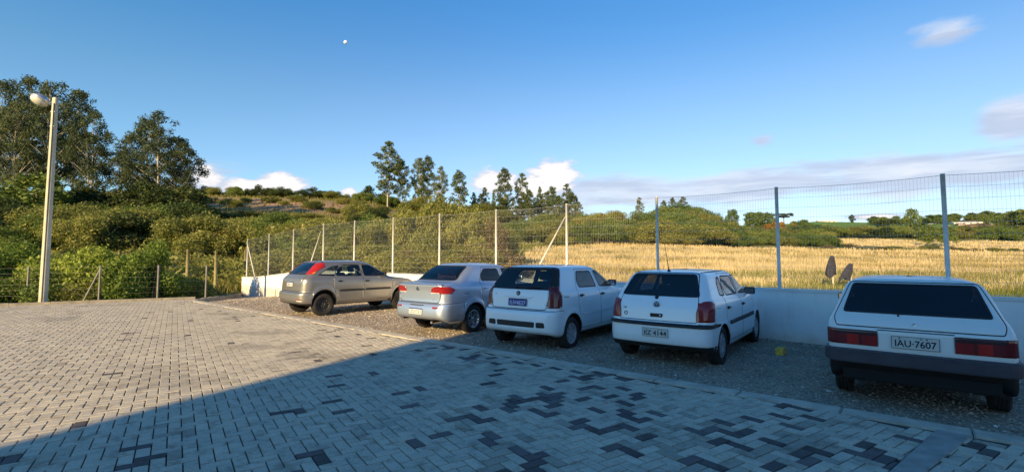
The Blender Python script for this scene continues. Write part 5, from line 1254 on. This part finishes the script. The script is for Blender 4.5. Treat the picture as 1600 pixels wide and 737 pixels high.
r3,b3,rx3,sy3,md3=car(dict(name='parked_car',label='white hatchback with tall dark red lamps and a blue plate, third from left',head=35.6,pos=(.045,8.949),wd=.045,wr=.008,L=3.83,hw=.818,r=.285,ax=(.70,3.08),keys=k3,paint=M_W1,bumper_z=.645,wheel='cap',taper=(.04,.09),
 gate=rnd([(-.59,.66),(.59,.66),(.66,.99),(.575,1.365),(-.575,1.365),(-.66,.99)],[.04,.04,.05,.06,.06,.05]),gate_xlim=.9,
 doors=[('door',[(1.0,.48),(1.05,.29),(1.86,.29),(1.86,.97),(1.80,1.325),(1.10,1.33),(.93,1.0),(.93,.72)]),('door',[(1.87,.29),(2.74,.29),(2.76,.91),(2.62,.98),(2.06,1.32),(1.82,1.33),(1.87,.97)])],
 sidewin=[([(1.04,1.005),(1.77,.985),(1.72,1.285),(1.14,1.295),(1.02,1.12)],G_CLR,.04),([(1.90,.985),(2.60,.965),(2.52,1.04),(2.08,1.285),(1.85,1.295)],G_CLR,.04)],
 rearcuts=[('window_trim',M_RUB,rnd([(-.655,.992),(.655,.992),(.56,1.352),(-.56,1.352)],.04),dict(xlim=.9)),('rear_window',G_BLK if False else G_MID,rnd([(-.61,1.015),(.61,1.015),(.53,1.318),(-.53,1.318)],.05),dict(xlim=.9)),
  ('taillight',L_DRED,[(.60,.70),(.88,.70),(.88,1.045),(.655,1.045)],dict(sym=True,only=None,xlim=.5)),('taillight',L_CLR,[(.60,.70),(.88,.70),(.88,.722),(.60,.722)],dict(sym=True)),('pillar_trim',M_RUB,[(.638,1.05),(.75,1.05),(.60,1.36),(.555,1.36)],dict(sym=True,xlim=.6)),
  ('grille',M_BLK,rnd([(-.40,.375),(.40,.375),(.41,.465),(-.41,.465)],.02),{}),('grille',M_BLK,rnd([(.44,.375),(.61,.38),(.60,.465),(.44,.465)],.03),dict(sym=True))],
 sidecuts=[('taillight',L_DRED,[(.0,.70),(.26,.70),(.25,.86),(.28,1.045),(.0,1.045)],dict(nmin=.12)),('side_moulding',M_W1,[(1.08,.535),(2.74,.535),(2.74,.545),(1.08,.545)],{}),('fuel_flap',M_RUB,rnd([(.42,.865),(.58,.865),(.58,.872),(.42,.872)],.001),dict(sides=(-1,)))],
 handles=[(1.05,.87),(1.94,.85)],mirror=(2.42,1.04),plate=(.775,'IUV4E27','blue'),seatx=2.10,benchx=1.30,dashx=2.65))
z=.925*ZS; x=rx3(0,z); disc(r3,'badge',x+.001,0,z,.042,M_BUMP,.01); strokes(r3,'badge_bars',x-.010,0,z,[[(-.3,.5),(-.45,-.5)],[(0,.55),(-.1,-.55)],[(.35,.5),(.25,-.5)]],.004,M_CHR,.042)
bm=box((rx3(0,.87*ZS)-.004,0,.865*ZS),(.016,.62,.022),bevel=.006); obj('gate_trim',bm,M_W1,r3)
txm=text_mesh('1.0',.03,.0006); txm.transform(Matrix.Translation((rx3(.55,.9*ZS)-.004,.52,.90*ZS))@Matrix.Rotation(R(-90),4,'Z')@Matrix.Rotation(R(90),4,'X')); obj('gate_lettering',txm,M_BUMP,r3)
wiper(r3,rx3,.06,1.025,-.30,1.035)
# ---------------- silver saloon (second) -----------------------------------
k2=[(.16,.285,3.98,.23,.74,.22,.21,.16,.2),(.05,.31,4.08,.26,.80,.265,.24,.19,.25),(.01,.345,4.12,.33,.822,.31,.29,.22,.28),(.0,.42,4.13,.42,.83,.41,.40,.24,.30),(.01,.53,4.12,.54,.83,.53,.55,.24,.3),(.045,.60,4.10,.59,.828,.61,.60,.24,.3),(.065,.62,4.08,.61,.826,.63,.62,.23,.3),(.075,.72,4.05,.66,.828,.72,.67,.22,.3),(.07,.86,3.97,.74,.822,.85,.77,.22,.3),(.04,.975,3.8,.82,.805,.935,.86,.22,.3),(.06,1.0,3.6,.87,.79,.965,.89,.22,.3),(.14,1.015,3.4,.90,.775,.985,.91,.22,.3),(.48,1.035,3.05,.945,.755,1.005,.94,.22,.25),(.56,1.06,2.98,.97,.74,1.02,.96,.21,.25),(.76,1.20,2.72,1.14,.68,1.16,1.13,.20,.22),(1.0,1.335,2.42,1.30,.612,1.30,1.29,.19,.2),(1.10,1.372,2.30,1.345,.575,1.34,1.335,.18,.2),(1.25,1.395,2.15,1.378,.50,1.372,1.37,.17,.2),(1.5,1.408,1.95,1.40,.28,1.398,1.396,.1,.12),(1.68,1.412,1.8,1.41,.03,1.406,1.40,.01,.01)]
r2,b2_,rx2,sy2,md2=car(dict(name='parked_car',label='silver four door saloon with dark tinted windows and spoked alloy wheels, second from left',head=37.0,pos=(-2.057,10.607),wd=.035,wr=.012,L=4.13,hw=.83,r=.295,ax=(.98,3.35),keys=k2,paint=M_SIL,bumper_z=.615,wheel='alloy',taper=(.06,.09),flare=.022,
 gate=rnd([(-.60,.63),(.60,.63),(.70,.995),(-.70,.995)],[.05,.05,.04,.04]),gate_xlim=.4,
 doors=[('door',[(1.30,.52),(1.36,.29),(2.13,.29),(2.13,.98),(2.05,1.325),(1.42,1.33),(1.22,1.0),(1.22,.72)]),('door',[(2.14,.29),(3.01,.29),(3.03,.93),(2.88,.99),(2.30,1.32),(2.07,1.33),(2.14,.98)])],
 sidewin=[([(1.30,1.03),(2.03,1.005),(1.98,1.285),(1.48,1.292),(1.30,1.15)],G_TNT,.05),([(2.16,1.005),(2.86,.985),(2.78,1.06),(2.34,1.285),(2.11,1.292)],G_TNT,.05)],
 rearcuts=[('window_trim',M_RUB,rnd([(-.60,1.055),(.60,1.055),(.50,1.352),(-.50,1.352)],.06),dict(nmin=.25)),('rear_window',G_TNT,rnd([(-.575,1.07),(.575,1.07),(.482,1.338),(-.482,1.338)],.06),dict(nmin=.25)),
  ('taillight',L_RED,rnd([(.37,.815),(.90,.815),(.90,.945),(.58,.96),(.41,.925)],[.05,.02,.02,.06,.04]),dict(sym=True)),('taillight',L_CLR,[(.39,.815),(.62,.815),(.62,.835),(.38,.835)],dict(sym=True)),
  ('reflector',L_RED,rnd([(.47,.525),(.62,.525),(.62,.555),(.47,.555)],.008),dict(sym=True)),('grille',M_GAP_SHADE,rnd([(-.215,.575),(.215,.575),(.215,.585),(-.215,.585)],.001),{})],
 sidecuts=[('taillight',L_RED,rnd([(-.02,.815),(.20,.815),(.40,.875),(.38,.915),(.20,.945),(-.02,.955)],[.01,.05,.04,.03,.05,.01]),dict(nmin=.12)),('fuel_flap',M_RUB,rnd([(.66,.79),(.80,.79),(.80,.797),(.66,.797)],.001),dict(sides=(-1,))),('side_moulding',M_SIL,rnd([(1.4,.30),(2.98,.30),(2.98,.315),(1.4,.315)],.004),{})],
 handles=[(1.36,.88),(2.22,.87)],handle_mat=M_SIL,mirror=(2.72,1.05),plate=(.455,'IZI2O23','mercosul'),seatx=2.35,benchx=1.55,dashx=2.9,mirror_mat=M_SIL))
z=.905*ZS; x=rx2(0,z); disc(r2,'badge',x+.001,.0,z,.045,M_CHR,.01); disc(r2,'badge_field',x-.0095,.0,z,.037,M_BLK,.002); strokes(r2,'badge_bars',x-.013,0,z,[[(-.35,.5),(-.45,-.5)],[(0,.55),(-.1,-.55)],[(.35,.5),(.25,-.5)]],.003,M_CHR,.04)
txm=text_mesh('1.4',.035,.0006); txm.transform(Matrix.Translation((rx2(-.45,.70*ZS)-.004,-.45,.70*ZS))@Matrix.Rotation(R(-90),4,'Z')@Matrix.Rotation(R(90),4,'X')); obj('gate_lettering',txm,M_CHR,r2)
bm=bmesh.new(); add_tube(bm,[(.06,-.42,.26),(.45,-.42,.27)],.028,12); obj('exhaust',bm,M_CHR,r2)
# ---------------- champagne hatchback (first) --------------------------------
k1=[(.18,.235,3.98,.21,.75,.21,.20,.16,.2),(.06,.27,4.1,.25,.82,.25,.23,.20,.25),(.015,.33,4.15,.33,.842,.31,.29,.24,.28),(.0,.42,4.17,.42,.85,.41,.40,.26,.30),(.0,.52,4.16,.52,.85,.52,.53,.26,.3),(.02,.565,4.14,.56,.848,.565,.57,.26,.3),(.07,.585,4.12,.59,.846,.585,.60,.25,.3),(.08,.70,4.08,.66,.848,.70,.67,.25,.3),(.09,.84,3.97,.74,.842,.84,.77,.24,.3),(.115,.925,3.8,.82,.825,.925,.85,.23,.3),(.14,.96,3.5,.88,.805,.958,.89,.22,.3),(.17,.985,3.02,.945,.79,.98,.925,.21,.25),(.34,1.14,2.66,1.14,.72,1.13,1.12,.20,.22),(.56,1.33,2.30,1.33,.64,1.32,1.31,.19,.2),(.66,1.378,2.16,1.38,.60,1.368,1.36,.18,.2),(.82,1.41,2.02,1.412,.53,1.40,1.397,.17,.2),(1.1,1.428,1.8,1.43,.30,1.424,1.422,.1,.12),(1.35,1.434,1.55,1.435,.03,1.43,1.43,.01,.01)]
r1,b1,rx1,sy1,md1=car(dict(name='parked_car',label='champagne coloured hatchback with high red lamps beside its rear window, leftmost of the five cars',head=43.1,pos=(-6.499,14.331),wd=.085,wr=.014,L=4.17,hw=.85,r=.305,ax=(.72,3.335),keys=k1,paint=M_CHA,bumper_z=.57,wheel='steel',taper=(.05,.09),flare=.02,arch=.37,
 gate=rnd([(-.60,.60),(.60,.60),(.66,.98),(.56,1.395),(-.56,1.395),(-.66,.98)],[.05,.05,.05,.06,.06,.05]),gate_xlim=1.0,
 doors=[('door',[(1.08,.50),(1.14,.29),(1.98,.29),(1.98,.95),(1.93,1.33),(1.30,1.335),(1.0,.98),(1.0,.74)]),('door',[(1.99,.29),(2.98,.29),(3.0,.91),(2.80,.97),(2.16,1.32),(1.95,1.335),(1.99,.95)])],
 sidewin=[([(1.10,1.00),(1.93,.975),(1.89,1.305),(1.36,1.31),(1.10,1.15)],G_CLR,.05),([(2.01,.975),(2.86,.955),(2.74,1.06),(2.26,1.29),(1.96,1.308)],G_CLR,.05),([(.54,1.03),(1.06,1.00),(1.06,1.15),(1.24,1.30),(.98,1.27)],G_MID,.03)],
 rearcuts=[('window_trim',M_RUB,rnd([(-.575,1.055),(.575,1.055),(.47,1.365),(-.47,1.365)],.04),dict(xlim=1.0)),('rear_window',G_TNT,rnd([(-.555,1.07),(.555,1.07),(.455,1.35),(-.455,1.35)],.04),dict(xlim=1.0)),
  ('taillight',L_BRED,rnd([(.57,1.06),(.90,1.06),(.90,1.15),(.60,1.365),(.48,1.365)],.02),dict(sym=True,xlim=1.0)),('taillight',L_AMB,rnd([(.585,1.075),(.76,1.075),(.71,1.16),(.575,1.16)],.02),dict(sym=True,xlim=1.0)),('brake_light',L_BRED,rnd([(-.11,1.385),(.11,1.385),(.10,1.415),(-.10,1.415)],.01),dict(nmin=.05,xlim=1.0)),
  ('reflector',L_RED,rnd([(.56,.375),(.74,.375),(.74,.395),(.56,.395)],.006),dict(sym=True)),('reflector',L_CLR,rnd([(.56,.34),(.74,.34),(.74,.374),(.56,.374)],.006),dict(sym=True)),('lower_valance',M_BLK,[(-.9,.20),(.9,.20),(.9,.28),(-.9,.28)],{})],
 sidecuts=[('taillight',L_BRED,[(.10,1.06),(.38,1.075),(.80,1.255),(.80,1.36),(.60,1.36),(.10,1.08)],dict(nmin=.12)),('side_moulding',M_BLK,rnd([(1.18,.57),(1.96,.57),(1.96,.615),(1.18,.615)],.015),{}),('side_moulding',M_BLK,rnd([(2.02,.57),(2.92,.57),(2.92,.615),(2.02,.615)],.015),{})],
 handles=[(1.20,.86),(2.08,.84)],mirror=(2.68,1.02),plate=(.79,'ISI8C31','mercosul'),seatx=2.25,benchx=1.42,dashx=2.85))
z=.885*ZS
# ---------------- old boxy white hatchback (fifth) ------------------------------
k5=[(.16,.30,3.60,.24,.72,.235,.225,.10,.15),(.07,.34,3.68,.30,.775,.26,.25,.11,.15),(.055,.42,3.71,.40,.795,.36,.34,.11,.15),(.055,.45,3.71,.43,.795,.41,.40,.11,.15),(.055,.56,3.71,.54,.80,.52,.50,.10,.14),(.05,.60,3.71,.58,.80,.60,.57,.10,.14),(.05,.785,3.69,.70,.80,.78,.72,.10,.14),(.062,.80,3.68,.72,.798,.80,.74,.10,.14),(.12,.875,3.62,.79,.785,.865,.82,.11,.15),(.20,.935,3.4,.84,.76,.925,.865,.12,.18),(.225,.955,2.80,.905,.745,.945,.89,.12,.18),(.41,1.11,2.48,1.10,.69,1.10,1.085,.12,.18),(.60,1.255,2.18,1.25,.625,1.245,1.235,.10,.16),(.665,1.29,2.08,1.285,.595,1.275,1.27,.10,.16),(.78,1.31,1.95,1.31,.52,1.298,1.295,.10,.15),(1.0,1.322,1.75,1.322,.28,1.316,1.314,.1,.1),(1.2,1.326,1.5,1.326,.03,1.32,1.32,.01,.01)]
L5=.79;
r5,b5,rx5,sy5,md5=car(dict(name='parked_car',label='old boxy white hatchback with wide dark rear window, rightmost and nearest car',head=38.0,pos=(4.256,5.276),L=3.75,hw=.80,r=.285,ax=(.72,3.08),keys=k5,paint=M_W3,bumper_z=.465,bumper_mat=M_GAP_SHADE,wheel='oldsteel',taper=(.015,.05),bow=.03,flare=.006,  # lower body coloured near-black, painting in the shade below the bumper
 gate=rnd([(-.70,.815),(.70,.815),(.735,.90),(.58,1.283),(-.58,1.283),(-.735,.90)],[.02,.02,.04,.04,.04,.04]),gate_xlim=1.0,
 doors=[('door',[(1.62,.30),(2.80,.30),(2.80,.86),(2.74,.92),(2.12,1.255),(1.55,1.262),(1.62,.93)])],
 sidewin=[([(1.68,.965),(2.68,.935),(2.58,1.0),(2.14,1.215),(1.62,1.225)],G_MID,.03),([(.62,.99),(1.54,.965),(1.47,1.225),(.95,1.222)],G_TNT,.05)],
 rearcuts=[('window_trim',M_RUB,rnd([(-.645,.955),(.645,.955),(.555,1.262),(-.555,1.262)],.035),dict(xlim=1.0)),('rear_window',G_BLK,rnd([(-.622,.972),(.622,.972),(.537,1.247),(-.537,1.247)],.035),dict(xlim=1.0)),
  ('taillight',L_DRED,[(.32,.625),(.82,.625),(.82,.785),(.32,.785)],dict(sym=True)),('taillight',L_SMK,[(.32,.735),(.82,.735),(.82,.785),(.32,.785)],dict(sym=True)),('taillight',L_BRED,[(.49,.63),(.60,.63),(.60,.735),(.49,.735)],dict(sym=True)),('taillight',L_RED,[(.325,.63),(.46,.63),(.46,.73),(.325,.73)],dict(sym=True)),
  ('panel_line',M_GAP_SHADE,[(-.32,.795),(.32,.795),(.32,.801),(-.32,.801)],{})],
 sidecuts=[('taillight',L_DRED,[(-.0,.625),(.12,.625),(.12,.785),(-.0,.785)],dict(nmin=.12))],
 handles=[(1.74,.80)],mirror=(2.55,.975),plate=(.69,'IAU\u00b77607','old'),seatx=2.05,benchx=1.25,dashx=2.65,mirror_size=(.09,.19,.115)))
z=.865*ZS; x=rx5(0,z); bm=bmesh.new(); add_lathe(bm,[(.022,-.01),(.022,.010),(.013,.012),(.012,.006),(0,.006)],18,Matrix.Translation((x,0,z))@Matrix.Rotation(R(90),4,'Z')); obj('lock',bm,M_CHR,r5)
bm=bmesh.new(); add_lathe(bm,[(.012,0),(.010,.02),(0,.02)],10,Matrix.Translation((rx5(.13,.945*ZS),.13,.945*ZS))@Matrix.Rotation(R(90),4,'Z')); obj('wiper_base',bm,M_BLK,r5)
bm=bmesh.new(); w5=.80
pl=[(.42,w5+.022),(.06,w5+.018),(.0,w5-.02),(-.055,w5-.10),(-.075,w5-.35),(-.08,0),(-.075,-w5+.35),(-.055,-w5+.10),(.0,-w5+.02),(.06,-w5-.018),(.42,-w5-.022),(.42,-w5+.03),(.08,-w5+.05),(.08,w5-.05),(.42,w5-.03)]
add_prism(bm,pl,.452*ZS,.582*ZS); bmesh.ops.recalc_face_normals(bm,faces=bm.faces); bmesh.ops.bevel(bm,geom=bm.edges[:],offset=.014,segments=3,affect='EDGES'); obj('rear_bumper',bm,M_BUMP,r5,True,40)
bm=bmesh.new(); add_box(bm,(.12,0,.34),(.16,1.3,.13),bevel=.02); obj('valance',bm,M_GAP_SHADE,r5)  # black valance taken darker so its colour merges with the underside shade
for lst in (r1,r2,r3,r4,r5): pass
